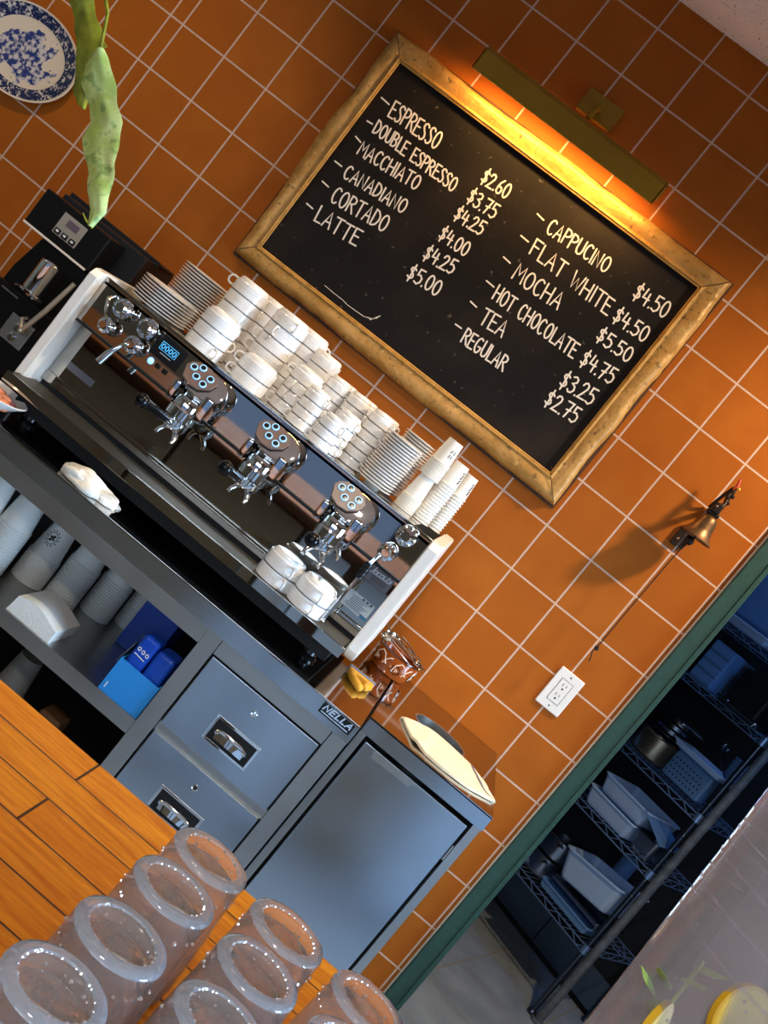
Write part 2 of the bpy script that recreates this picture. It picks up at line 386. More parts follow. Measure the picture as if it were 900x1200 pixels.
M_stripe = mat('towel_stripe', '#6a6877', .95, bump=.5, bscale=300)
M_glaze = mat('brown_glaze', '#9c4a17', .15, vary=.25, vscale=25, coat=.5)
M_glaze_d = mat('dark_brown_glaze', '#3a1a0c', .15, coat=.5)
M_glaze_w = mat('cream_glaze', '#f0d6bd', .2, coat=.4)
M_spoon = mat('spoon_steel', '#c9c2b6', .12, 1)
M_yellow = mat('yellow_handle', '#d79b2b', .45, vary=.1, vscale=40)
M_bluegrey = mat('blue_grey_strip', '#7d8ca8', .5)
M_bristle = mat('tan_bristle', '#a87733', .8, bump=.8, bscale=500)
M_bluebox = mat('light_blue_card', '#2a8fe0', .45)
M_bluedk = mat('dark_blue_card', '#1644a8', .4)
M_bluewrap = mat('blue_wrapper', '#1d50c4', .2, bump=.5, bscale=25)
M_napkin = mat('white_napkin', '#efefe9', .9, bump=.3, bscale=200)
M_pink = mat('pink_orange_food', '#cf7f5c', .5, vary=.4, vscale=30, bump=.3)
M_purple = mat('dark_pink_food', '#6d3a42', .5, vary=.3, vscale=30)
M_leaf = None
M_bag = mat('brown_bag', '#6d4a2c', .5, bump=.5, bscale=30)
M_shelfsteel = mat('shelf_wire', '#7f9cc6', .35, .7)
M_post = mat('shelf_post', '#4b5666', .3, .9)
M_polegrey = mat('grey_pole', '#5f666d', .55, .2, vary=.35, vscale=40)
M_pan = mat('steel_pan', '#8c97a6', .25, 1)
M_bluepl = mat('blue_grey_plastic', '#5f86b4', .45)
M_whitepl = mat('white_tub_plastic', '#a9c4e8', .4)
M_dkwall = mat('kitchen_wall_paint', '#14171c', .85)
M_wall = mat('room_wall_paint', '#a5977f', .8, vary=.05)
M_wallfront = mat('front_wall_paint', '#a89a82', .7, vary=.05, vscale=6)
M_dkfloor = mat('room_floor', '#8b959f', .45, vary=.1, vscale=8)

# ---------------------------------------------------------------- the room
bm = B(); box(bm, -2.6, 4.2, -6.2, .0, -.1, 0); struct('floor', bm, M_dkfloor)
bm = B(); box(bm, .4, 4.2, 0, 3.3, -.1, 0); struct('floor_kitchen', bm, M_slate)
bm = B(); box(bm, -2.6, 4.2, -6.2, .12, 2.789, 2.9); box(bm, .4, 4.2, .12, 3.3, 2.789, 2.9); struct('ceiling', bm, M_ceil)
bm = B(); box(bm, -2.6, 1.992, 0, .12, 0, 2.789); struct('wall_back', bm, M_tile)
bm = B(); box(bm, 1.992, 3.35, .0, .12, 2.2, 2.789); box(bm, 3.35, 4.2, 0, .12, 0, 2.789); struct('wall_back_right', bm, M_tile)
bm = B(); box(bm, 1.9905, 2.046, -.022, .135, 0, 2.2, .006); box(bm, 2.034, 2.048, -.027, -.018, 0, 2.2, .003); struct('trim_1', bm, M_green, True)
bm = B(); box(bm, 1.9865, 1.9915, -.012, 0, 0, 2.2, .002); struct('trim_3', bm, mat('white_caulk', '#d9c9b4', .7), True)
bm = B(); box(bm, 3.3, 3.354, -.022, .135, 0, 2.2, .006); struct('trim_2', bm, M_green, True)
bm = B(); box(bm, -2.72, -2.6, -6.2, .12, 0, 2.789); struct('wall_left', bm, M_wall)
bm = B(); box(bm, 4.2, 4.32, -6.2, -2.35, 0, 2.789); box(bm, 4.2, 4.32, -.55, 3.3, 0, 2.789); box(bm, 4.2, 4.32, -2.35, -.55, 0, .75); box(bm, 4.2, 4.32, -2.35, -.55, 2.15, 2.789); struct('wall_right', bm, M_wall)
bm = B()
for a in ((-2.6, 4.2, 0, .28), (-2.6, 4.2, 2.62, 2.789), (-2.6, -1.0, .28, 2.62), (.95, 1.2, .28, 2.62), (3.4, 4.2, .28, 2.62)): box(bm, a[0], a[1], -6.2, -6.1, a[2], a[3])
struct('wall_front', bm, M_wallfront)
bm = B(); box(bm, -2.6, 4.2, -3.75, -3.55, 1.95, 2.789); struct('trim_4', bm, M_wall)  # unseen beam added to keep window light off the upper wall
M_winframe = mat('window_frame_paint', '#3b3f42', .5)
for k, (a, b) in enumerate(((-1.0, .95), (1.2, 3.4))):
    bm = B()
    for x in (a, (a+b)/2-.025, b-.05): box(bm, x, x+.05, -6.19, -6.11, .28, 2.62)
    for z in (.28, 1.65, 2.57): box(bm, a, b, -6.19, -6.11, z, z+.05)
    struct('window_%d' % (k+1), bm, M_winframe)
bm = B(); q = [(-2.35, -2.3), (-.55, -.5)]
for y in (-2.35, -1.45, -.6): box(bm, 4.21, 4.31, y, y+.05, .75, 2.15)
for z in (.75, 2.1): box(bm, 4.21, 4.31, -2.35, -.55, z, z+.05)
struct('window_3', bm, M_winframe)  # unseen opening added to let the side fill lamp in
bm = B(); box(bm, .4, 4.2, 3.3, 3.42, 0, 2.789); struct('wall_kitchen_back', bm, M_dkwall)
bm = B(); box(bm, .28, .4, .12, 3.3, 0, 2.789); struct('wall_kitchen_left', bm, M_dkwall)

# ---------------------------------------------------------------- left worktop and the units under it
cx0, cx1, ct = -1.1, 1.455, .909
t = thing('worktop', 'long polished steel worktop under the espresso machine', 'worktop', (.2, -.37, .86))
bm = B(); box(bm, cx0, cx1, -.735, -.005, ct-.006, ct, .0015); obj('top_sheet', bm, M_steel_top, t)
bm = B(); box(bm, cx0, cx1, -.735, -.731, .862, ct-.002, .001); obj('apron', bm, M_steel_front, t)
bm = B(); box(bm, 1.363, 1.4455, -.7375, -.735, .8775, .9035, .001); o = obj('name_plate', bm, M_nella, t); o['label'] = 'black name plate reading NELLA'
bm = B(); write(bm, 'NELLA', 1.369, .888, 1.440, .889, .0125, .0032, front(-.7376), .0005, .35, .2)
obj('lettering', bm, M_nellat, o)
bm = B(); [ribbon(bm, [(xa, .8823), (xa+ln, .8823)], .0022, front(-.7376), .0004) for xa, ln in ((1.369, .008), (1.379, .011), (1.392, .010), (1.405, .012), (1.419, .020))]; obj('small_print', bm, M_nellat, o)

u = thing('storage_unit', 'open steel shelving unit below the worktop holding stacked cups and boxes', 'shelf unit', (.2, -.37, 0))
bm = B(); box(bm, cx0, 1.072, -.705, -.69, .814, .861, .001); obj('top_rail', bm, M_steel, u)
bm = B(); box(bm, cx0, 1.069, -.70, -.03, .57, .592, .0015); box(bm, cx0, 1.069, -.704, -.70, .555, .592, .001); obj('shelf', bm, M_steel, u)
bm = B(); box(bm, cx0, 1.069, -.70, -.03, .255, .275, .0015); box(bm, cx0, 1.069, -.704, -.70, .24, .275, .001); obj('shelf', bm, M_steel, u)
bm = B(); box(bm, 1.069, 1.109, -.706, -.03, .08, .861, .0015); obj('side_post', bm, M_steel, u)
bm = B(); box(bm, cx0, cx0+.04, -.706, -.03, .08, .861, .0015); obj('side_post', bm, M_steel, u)
bm = B(); box(bm, cx0, 1.11, -.03, -.012, .08, .861); obj('back_panel', bm, M_blackm, u)
for x in (cx0+.05, 1.06):
    for y in (-.65, -.1):
        bm = B(); lathe(bm, [(0, 0), (.022, 0), (.022, .02), (.014, .025), (.014, .081), (0, .081)], (x, y, 0), 16); obj('foot', bm, M_steel, u)

d = thing('drawer_unit', 'steel two-drawer unit with recessed pull handles and round locks', 'drawer unit', (1.28, -.37, 0))
bm = B(); box(bm, 1.11, 1.455, -.69, -.03, .08, .861); obj('body', bm, M_blackm, d)
bm = B(); box(bm, 1.11, 1.414, -.704, -.69, .817, .8615, .001); box(bm, 1.416, 1.4545, -.704, -.69, .08, .8615, .001); box(bm, 1.11, 1.416, -.697, -.69, .602, .628, .001); box(bm, 1.11, 1.416, -.704, -.69, .08, .39, .001); obj('face_frame', bm, M_steel, d)
for z0, z1 in ((.627, .8135), (.395, .604)):
    bm = B(); box(bm, 1.114, 1.411, -.709, -.693, z0, z1, .002)
    dr = obj('drawer', bm, M_steel_front, d)
    hz = (z0+z1)/2 - .026 if z0 > .5 else z1-.11
    bm = B()
    a = [(1.202, hz-.031), (1.322, hz-.031), (1.322, hz+.031), (1.202, hz+.031)]
    box(bm, 1.202, 1.322, -.7115, -.709, hz+.025, hz+.031, .0008); box(bm, 1.202, 1.322, -.7115, -.709, hz-.031, hz-.025, .0008)
    box(bm, 1.202, 1.209, -.7115, -.709, hz-.025, hz+.025, .0008); box(bm, 1.315, 1.322, -.7115, -.709, hz-.025, hz+.025, .0008)
    obj('handle_plate', bm, M_chrome, dr)
    bm = B(); box(bm, 1.209, 1.315, -.7100, -.709, hz-.025, hz+.025); obj('handle_recess', bm, M_blackm, dr)
    bm = B(); tube(bm, [(1.222, -.7095, hz-.006), (1.222, -.722, hz), (1.224, -.728, hz+.006), (1.236, -.730, hz+.011), (1.288, -.730, hz+.011), (1.300, -.728, hz+.006), (1.302, -.722, hz), (1.302, -.7095, hz-.006)], .0042, 10)
    sheet(bm, lambda a, b: (1.224+.076*a, -.7105-.010*math.sin(PI*a)*(1-b*.3), hz-.018+.016*b+.004*math.sin(PI*a)), 12, 3, .0012); obj('pull_handle', bm, M_chrome, dr)
    bm = B(); lathe(bm, [(0, .004), (.0025, .004), (.0025, .0025), (.0045, .0025), (.0062, .004), (.0075, .003), (.0078, 0), (0, 0)], M=axisM((1.262, -.709, z1-.038), (0, -1, 0)), n=20); obj('lock', bm, M_chrome, dr)
for x in (1.15, 1.42):
    for y in (-.65, -.1):
        bm = B(); lathe(bm, [(0, 0), (.022, 0), (.022, .02), (.014, .025), (.014, .081), (0, .081)], (x, y, 0), 16); obj('foot', bm, M_steel, d)

# ---------------------------------------------------------------- right cabinet with a round chute in its top
b = thing('waste_cabinet', 'small steel cabinet with one door and a round chute in its top', 'cabinet', (1.635, -.3, 0))
bm = B()
hx, hy, hr = 1.632, -.285, .075; X0, X1, Y0, Y1 = 1.462, 1.808, -.603, -.004; n = 64
def edge(a):
    c, s = math.cos(a), math.sin(a); k = 1e9
    if c > 1e-9: k = min(k, (X1-hx)/c)
    if c < -1e-9: k = min(k, (X0-hx)/c)
    if s > 1e-9: k = min(k, (Y1-hy)/s)
    if s < -1e-9: k = min(k, (Y0-hy)/s)
    return hx+c*k, hy+s*k
angs = sorted([2*PI*i/n for i in range(n)] + [math.atan2(y-hy, x-hx) % (2*PI) for x in (X0, X1) for y in (Y0, Y1)])
lo, hi = ct-.005, ct
R4 = [[bm.verts.new((hx+hr*math.cos(a), hy+hr*math.sin(a), lo)) for a in angs], [bm.verts.new((hx+hr*math.cos(a), hy+hr*math.sin(a), hi)) for a in angs],
      [bm.verts.new((*edge(a), hi)) for a in angs], [bm.verts.new((*edge(a), lo)) for a in angs]]
rings(bm, R4, close=True); obj('top_sheet', bm, M_steel_top, b)
bm = B(); box(bm, X0, X1, -.603, -.599, .869, ct-.001, .001); box(bm, X1-.004, X1, -.599, -.004, .869, ct-.005); obj('apron', bm, M_steel_front, b)
bm = B(); lathe(bm, [(hr-.001, -.15), (hr-.001, .0), (hr+.003, .0015), (hr+.004, .0005)], (hx, hy, ct), 48); lathe(bm, [(0, -.15), (hr-.001, -.15)], (hx, hy, ct), 48); o = obj('chute', bm, M_steel, b); o['label'] = 'round chute opening'
bm = B(); box(bm, 1.462, 1.480, -.597, -.02, .06, .868, .001); box(bm, 1.785, 1.805, -.597, -.02, .06, .868, .001); box(bm, 1.462, 1.805, -.04, -.02, .06, .868); box(bm, 1.48, 1.785, -.597, -.04, .06, .08); obj('body', bm, M_steel, b)
bm = B(); box(bm, 1.480, 1.785, -.585, -.58, .08, .74); obj('inner_panel', bm, M_hole, b)
bm = B(); box(bm, 1.487, 1.777, -.604, -.588, .09, .858, .002); dr = obj('door', bm, M_steel_front, b)
bm = B(); prism(bm, [(1.514, .857), (1.632, .857), (1.622, .842), (1.518, .838)], -.6065, -.604); o = obj('grip_lip', bm, M_steel, dr)
for z in (.80, .18):
    bm = B(); cyl(bm, (1.781, -.603, z-.035), (1.781, -.603, z+.005), .004, n=12); obj('hinge', bm, M_chrome, b)
bm = B(); box(bm, 1.5, 1.77, -.55, -.08, 0, .06); obj('plinth', bm, M_blackm, b)

# ---------------------------------------------------------------- espresso machine
m = thing('espresso_machine', 'long three-group espresso machine of mirrored steel with white side panels', 'espresso machine', (.84, -.36, ct))
L0, L1 = .352, 1.322
bm = B(); box(bm, L0, L1, -.495, -.09, .955, 1.275); obj('body', bm, M_blackm, m)
bm = B(); box(bm, L0, L1, -.555, -.09, 1.277, 1.289, .002); box(bm, L0, L1, -.555, -.549, 1.285, 1.296, .002); obj('cup_tray', bm, M_mirror, m)
bm = B(); box(bm, L0, L1, -.555, -.54, 1.176, 1.288, .003); obj('front_panel', bm, M_mirror, m)
bm = B(); box(bm, L0, L1, -.555, -.49, 1.170, 1.176, .001); obj('panel_underside', bm, M_blackm, m)
bm = B(); box(bm, L0, L1, -.505, -.497, 1.031, 1.170, .001); obj('splash_panel', bm, M_mirror, m)
bm = B(); box(bm, L0, L1, -.512, -.497, 1.005, 1.031, .002); obj('splash_ledge', bm, M_mirror, m)
def side_poly(y0):  # outline of the side panel in Y,Z with the step in its back edge
    return [(-.588, .992), (-.575, .975), (-.54, .962), (-.12, .962), (-.09, .99), (-.09, 1.10), (-.10, 1.15), (-.085, 1.19), (-.085, 1.27), (-.10, 1.298), (-.55, 1.300), (-.575, 1.297), (-.588, 1.28)]
for x0, x1 in ((.325, .351), (1.323, 1.352)):
    bm = B(); a = [bm.verts.new((x0, y, z)) for y, z in side_poly(0)]; c = [bm.verts.new((x1, y, z)) for y, z in side_poly(0)]; rings(bm, [a, c])
    bmesh.ops.bevel(bm, geom=[e for e in bm.edges if abs(e.verts[0].co.x - e.verts[1].co.x) < 1e-6], offset=.003, segments=2, affect='EDGES')
    obj('side_panel', bm, M_white_en, m)
bm = B()
box(bm, L0-.012, L1+.002, -.652, -.646, .972, .998, .001); box(bm, L0-.012, L0-.008, -.646, -.512, .972, .998); box(bm, L1-.002, L1+.002, -.646, -.512, .972, .998); box(bm, L0-.012, L1+.002, -.646, -.50, .972, .976)
dt = obj('drip_tray', bm, M_mirror, m)
bm = B()
for k in range(11): box(bm, L0-.006, L1-.004, -.642+.0112*k, -.6358+.0112*k, .993, .9965)
for k in range(24): box(bm, L0-.006+.0417*k, L0-.003+.0417*k, -.644, -.514, .990, .994)
obj('drip_grate', bm, mat('drip_grate_steel', '#7d7260', .38, .9), dt)
bm = B(); box(bm, L0+.02, L1-.02, -.60, -.12, .935, .971); obj('underbody', bm, M_hole, m)
for x in (L0+.06, L1-.06):
    for y in (-.56, -.16):
        bm = B(); lathe(bm, [(0, 0), (.024, 0), (.026, .006), (.018, .012), (.016, .03), (0, .03)], (x, y, ct), 20); obj('foot', bm, M_black, m)
# display
bm = B(); box(bm, .537, .617, -.5585, -.555, 1.222, 1.276, .001); dp = obj('display', bm, M_black, m); dp['label'] = 'black display with blue figures'
bm = B(); write(bm, '0000', .556, 1.247, .596, 1.247, .011, .0022, front(-.5586), .0003, 0, .2)
ribbon(bm, [(.553, 1.243), (.599, 1.243), (.599, 1.262), (.553, 1.262), (.553, 1.243)], .0012, front(-.5586), .0003); obj('figures', bm, M_lcd, dp)
bm = B(); ribbon(bm, [(.562, 1.236), (.592, 1.236)], .0016, front(-.5586), .0003); obj('status_line', bm, M_label, dp)
bm = B(); lathe(bm, [(0, .004), (.006, .003), (.008, 0), (0, 0)], M=axisM((.555, -.555, 1.207), (0, -1, 0)), n=16); obj('power_light', bm, M_led, m)
for x in (.576, .597):
    bm = B(); box(bm, x-.006, x+.006, -.560, -.555, 1.202, 1.213, .001); obj('small_button', bm, M_black, m)
# plates
bm = B(); box(bm, .385, .462, -.507, -.505, 1.061, 1.079, .0005); obj('maker_strip', bm, M_badge, m)
bm = B(); box(bm, 1.245, 1.3125, -.508, -.505, 1.1265, 1.167, .0008); o = obj('badge', bm, M_badge, m); o['label'] = 'grey badge with script lettering'
bm = B(); write(bm, 'Jacoubi', 1.250, 1.146, 1.306, 1.150, .019, .0024, front(-.508), .0004, .25, .06); obj('script_lettering', bm, M_badget, o)
bm = B()
for k in range(4): ribbon(bm, [(1.262, 1.1435-.0038*k), (1.302, 1.1445-.0038*k)], .0014, front(-.508), .0003)
obj('small_print', bm, M_ink, o)
bm = B(); box(bm, 1.242, 1.3135, -.507, -.505, 1.046, 1.0875, .0003); o = obj('data_label', bm, M_label, m); o['label'] = 'pale blue printed data label'
bm = B()
for k in range(7): ribbon(bm, [(1.256 - (.006 if k > 4 else 0), 1.0805-.0045*k), (1.306 - .008*(k % 3), 1.0805-.0045*k)], .0012, front(-.507), .0003)
for k in range(3): ribbon(bm, [(1.281+.011*k, 1.0845), (1.284+.011*k, 1.0845)], .004, front(-.507), .0003)
obj('small_print', bm, M_ink, o)
bm = B(); ribbon(bm, [(1.300, 1.050), (1.312, 1.050)], .008, front(-.507), .0003); obj('blue_corner', bm, M_labelb, o)
# three brewing groups
def group(cx, hd):
    yc, zc = -.605, 1.246
    bm = B()
    ax = Vector((0, -.80, .60)).normalized()
    # chrome bonnet: fat tilted cup behind the button pad
    lathe(bm, [(0, -.055), (.046, -.055), (.055, -.035), (.0565, -.008), (.052, .004), (.045, .007), (0, .007)], M=axisM((cx+.010, yc, zc), ax) @ Matrix.Diagonal((1, .80, 1, 1)), n=40)
    # brew head under it, bracket to the panel
    lathe(bm, [(0, -.018), (.030, -.018), (.036, -.012), (.037, .010), (.034, .014), (.034, .03), (.028, .04), (0, .04)], (cx+.006, -.612, 1.165), 32)
    lathe(bm, [(0, 0), (.044, 0), (.044, .008), (.035, .012), (.03, .05), (0, .05)], M=axisM((cx+.01, -.556, 1.215), (0, -1, 0)), n=32)
    box(bm, cx+.030, cx+.056, -.635, -.58, 1.17, 1.235, .006); box(bm, cx-.05, cx-.032, -.63, -.58, 1.175, 1.222, .005)
    g = obj('group_head', bm, M_chrome, m); g['label'] = 'chrome brewing group head'
    Mp = axisM((cx-.012, yc, zc), ax)
    # pad: octagon outline, straight right side
    bm = B(); pl = []
    uu, vv = Mp.to_3x3().col[0], Mp.to_3x3().col[1]
    ex = Vector((1, 0, 0)); ey = ax.cross(ex).normalized()
    if ey.z < 0: ey = -ey
    P0 = Vector((cx-.012, yc-.002, zc+.004))
    out = [(-.052, .006), (-.046, .024), (-.026, .038), (.008, .041), (.032, .034), (.050, .014), (.046, -.012), (.022, -.036), (-.008, -.041), (-.036, -.030)]
    a = [bm.verts.new(P0 + ax*.008 + ex*x*.84 + ey*y*.84) for x, y in out]; c = [bm.verts.new(P0 + ax*.012 + ex*x*.81 + ey*y*.81) for x, y in out]; rings(bm, [a, c])
    obj('button_pad', bm, M_pad, g)
    for x, y in ((-.028, .010), (-.010, .024), (.024, .011), (-.006, -.008), (.020, -.014)):
        q = P0 + ax*.012 + ex*x*.9 + ey*y*.9
        bm = B(); lathe(bm, [(0, .0035), (.0058, .003), (.0062, 0)], M=axisM(q, ax), n=16); obj('button', bm, M_btn, g)
        bm = B(); lathe(bm, [(.0062, 0), (.0064, .0028), (.0084, .0028), (.009, 0)], M=axisM(q, ax), n=20); obj('button_ring', bm, M_ring, g)
    # portafilter
    bm = B(); lathe(bm, [(0, -.022), (.026, -.020), (.031, -.012), (.032, .002), (0, .002)], (cx+.006, -.612, 1.146), 32)
    hx, hy, hz = hd
    s = Vector((cx+.002, -.642, 1.139)); e = Vector((hx, hy, hz)); dr = (e-s).normalized()
    tube(bm, [s - dr*.012, s + dr*.03], [.009, .007], 14)
    for sx in (-.012, .018):
        tube(bm, [(cx+.006+sx*.3, -.612, 1.130), (cx+.006+sx, -.617, 1.120), (cx+.006+sx*1.5, -.625, 1.108), (cx+.006+sx*1.5, -.633, 1.098)], [.007, .0068, .0058, .0052], 12)
    p = obj('portafilter', bm, M_chrome, m)
    bm = B(); tube(bm, [s + dr*.025, s + dr*.06, e - dr*.02, e], [.0095, .0105, .0115, .012], 16); ball(bm, e, .0165); obj('handle', bm, M_handle, p)
group(.700, (.668, -.775, 1.155)); group(.912, (.897, -.775, 1.157)); group(1.130, (1.133, -.775, 1.156))
# steam valves, hot-water tap, wands
def valve(x, z, r):
    bm = B(); lathe(bm, [(0, .045), (r*.45, .045), (r*.6, .040), (r*.55, .034), (r, .030), (r*1.05, .024), (r, .012), (r*.6, .008), (r*.55, 0), (0, 0)], M=axisM((x, -.555, z), (0, -1, 0)), n=28)
    for k in range(8):
        a = k*PI/4; ball(bm, (x+r*.82*math.cos(a), -.583, z+r*.82*math.sin(a)), r*.24, seg=10)
    obj('steam_valve', bm, M_chrome, m)
for v in ((.438, 1.262, .023), (.430, 1.208, .019), (.512, 1.262, .024), (.508, 1.212, .021), (1.270, 1.268, .024), (1.258, 1.212, .021)): valve(*v)
bm = B(); tube(bm, [(.395, -.56, 1.272), (.398, -.585, 1.262), (.412, -.592, 1.238), (.424, -.592, 1.222)], .0042, 10); obj('steam_wand', bm, M_chrome, m)
bm = B(); tube(bm, [(.508, -.59, 1.212), (.500, -.603, 1.205), (.490, -.606, 1.182), (.484, -.606, 1.165), (.478, -.606, 1.135)], [.005, .005, .0055, .0085, .009], 12); obj('water_tap', bm, M_chrome, m)
bm = B(); tube(bm, [(1.254, -.585, 1.214), (1.250, -.597, 1.196), (1.246, -.600, 1.17), (1.245, -.603, 1.10), (1.243, -.606, 1.008)], .0042, 12); ball(bm, (1.243, -.606, 1.006), .006); wd = obj('steam_wand', bm, M_chrome, m)
bm = B(); cyl(bm, (1.2452, -.602, 1.130), (1.246, -.600, 1.172), .0092, n=16)
for z in (1.138, 1.150, 1.162): lathe(bm, [(.009, -.003), (.0112, -.001), (.0112, .001), (.009, .003)], (1.2456, -.601, z), 16)
obj('rubber_grip', bm, M_black, wd)
bm = B()
for k in range(7): box(bm, 1.262+.001*k, 1.318, -.45+.045*k, -.437+.045*k, 1.2885, 1.2905, .0005)
obj('tray_vents', bm, M_hole, m)

# ---------------------------------------------------------------- crockery on the machine
def cup_proto(name, r, h, p, lab, handle_z):
    t = thing(name, lab, 'cup', (0, 0, 0))
    bm = B(); e = p-.0012
    lathe(bm, [(r-.0032, .0004), (r-.0012, 0), (r, .0012), (r*1.002, p*.5-.0006), (r-.0007, p*.5), (r*1.002, p*.5+.0006), (r, e-.003), (r-.0010, e-.0012), (r-.0042, e-.0004), (r-.0046, e+.0004), (r*.895, e+(h-e)*.35), (r*.86, e+(h-e)*.65), (r*.80, h-.0012), (r*.74, h-.0002), (r*.70, h), (r*.67, h-.0012), (0, h-.002)], n=36)
    lathe(bm, [(r-.0032, .0004), (r-.0042, .004), (r-.006, e-.002), (r*.6, h-.006), (0, h-.006)], n=36)
    obj('cup_body', bm, M_porc, t, local=True, wn=False, ang=.45)
    bm = B(); lathe(bm, [(r-.003, .0), (r+.0002, -.0001), (r+.0005, .0004), (r+.0002, .0009), (r-.002, .0010)], n=36); o = obj('rim_line', bm, M_gapshadow, t, local=True); o['label'] = 'thin dark rim line'
    bm = B(); hw = r*.36; hh = handle_z
    k_ = min(1, h/.0425); pts = [(r-.002, 0, hh+.0105*k_), (r+hw*.45, 0, hh+.0115*k_), (r+hw*.85, 0, hh+.008*k_), (r+hw, 0, hh), (r+hw*.85, 0, hh-.008*k_), (r+hw*.45, 0, hh-.0115*k_), (r-.002, 0, hh-.0105*k_)]
    tube(bm, pts, .0028*k_, 8); obj('handle', bm, M_porc, t, local=True)
    return t
used = {}
def place(proto, loc, rz, label, group):
    if proto.name not in used:
        used[proto.name] = 1; proto.location = loc; proto.rotation_euler = (0, 0, rz); proto['label'] = label; proto['group'] = group; return proto
    return dup(proto, loc, rz, label, group)
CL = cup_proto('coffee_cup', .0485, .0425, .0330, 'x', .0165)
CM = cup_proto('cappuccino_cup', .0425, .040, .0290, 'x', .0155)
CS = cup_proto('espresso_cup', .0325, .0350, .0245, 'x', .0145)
TZ = 1.2895
stacks = [  # proto, x, y, count, pitch, where, handle angles
 (CL, .606, -.468, 3, .0330, 'front left large stack beside the saucers', (320, 40, 60)),
 (CL, .572, -.318, 6, .0330, 'tall large stack rising behind the front left pile', (60, 100, 120, 80, 60, 195)),
 (CL, .612, -.195, 6, .0330, 'back left large stack against the wall', (60, 90, 100, 120, 60, 90)),
 (CL, .737, -.440, 2, .0330, 'short large stack above the first group head', (205, 195)),
 (CL, .702, -.320, 6, .0330, 'tall large stack behind the short middle pile', (60, 80, 200, 200, 262, 300)),
 (CL, .738, -.194, 6, .0330, 'back large stack near the chalkboard frame', (20, 90, 60, 90, 90, 40)),
 (CM, .822, -.335, 4, .0290, 'stack of medium cups at the centre of the tray', (205, 258, 262, 205)),
 (CM, .808, -.205, 6, .0290, 'back stack of medium cups behind the centre pile', (90, 200, 60, 90, 60, 200)),
 (CS, .968, -.480, 3, .0245, 'front stack of espresso cups nearest the panel edge', (205, 40, 325)),
 (CS, .884, -.402, 4, .0245, 'left stack of espresso cups beside the medium cups', (205, 40, 205, 330)),
 (CS, .886, -.285, 6, .0245, 'middle row leftmost stack of espresso cups', (60, 90, 90, 40, 200, 200)),
 (CS, .952, -.285, 6, .0245, 'middle row central stack of espresso cups', (90, 60, 40, 90, 60, 200)),
 (CS, .976, -.390, 4, .0245, 'second-row stack of espresso cups by the front pile', (330, 325, 40, 330)),
 (CS, .890, -.190, 6, .0245, 'back row left stack of espresso cups', (90, 60, 90, 60, 90, 90)),
 (CS, .957, -.190, 6, .0245, 'back row central stack of espresso cups', (90, 60, 90, 60, 90, 60)),
 (CS, 1.028, -.310, 6, .0245, 'right stack of espresso cups touching the small saucers', (330, 60, 40, 325, 60, 340)),
 (CS, 1.030, -.200, 6, .0245, 'back row right stack of espresso cups', (90, 40, 60, 90, 60, 40)),
]
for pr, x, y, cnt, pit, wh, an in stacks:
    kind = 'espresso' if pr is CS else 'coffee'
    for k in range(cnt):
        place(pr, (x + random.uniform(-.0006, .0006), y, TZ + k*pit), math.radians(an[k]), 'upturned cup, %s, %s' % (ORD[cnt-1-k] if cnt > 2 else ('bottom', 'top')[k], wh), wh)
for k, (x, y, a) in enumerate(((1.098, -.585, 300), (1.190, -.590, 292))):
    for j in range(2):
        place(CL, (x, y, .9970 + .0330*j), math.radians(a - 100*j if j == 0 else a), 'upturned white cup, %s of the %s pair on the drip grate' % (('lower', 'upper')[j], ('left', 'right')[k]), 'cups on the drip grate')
def saucer_proto(r, name, p):
    bm = B()
    lathe(bm, [(0, .0035), (r*.36, .0035), (r*.42, .0028), (r*.74, .0046), (r*.97, p+.0048), (r, p+.0055), (r, p+.0075), (r*.96, p+.0077), (r*.72, .0078), (r*.42, .0062), (0, .0062)], n=40)
    lathe(bm, [(r*.36, .0035), (r*.38, 0), (r*.42, 0), (r*.44, .003)], n=40)
    return obj(name, bm, M_porc)
S1 = saucer_proto(.077, 'saucer', .004); S2 = saucer_proto(.068, 'saucer', .004); S3 = saucer_proto(.0500, 'espresso_saucer', .004); S4 = saucer_proto(.047, 'espresso_saucer', .004)
def place1(p, loc, label, cat, group, rz=0):
    if p.name not in used: used[p.name] = 1; o = p
    else: o = p.copy(); COL.objects.link(o)
    o.location = loc; o.rotation_euler = (0, 0, rz); tag(o, label, cat, group); return o
for pr, x, y, n_, pit, wh in ((S1, .447, -.420, 8, .0078, 'front left stack of large saucers'), (S2, .432, -.240, 18, .0079, 'taller stack of large saucers behind the front one'), (S3, 1.114, -.352, 17, .0079, 'stack of small saucers right of the espresso cups'), (S4, 1.126, -.205, 20, .0080, 'stack of small saucers nearest the wall')):
    for k in range(n_):
        place1(pr, (x + random.uniform(-.0012, .0012), y + random.uniform(-.001, .001), TZ + k*pit), 'white saucer, %s, %s' % (ORD[n_-1-k], wh), 'saucer', wh)

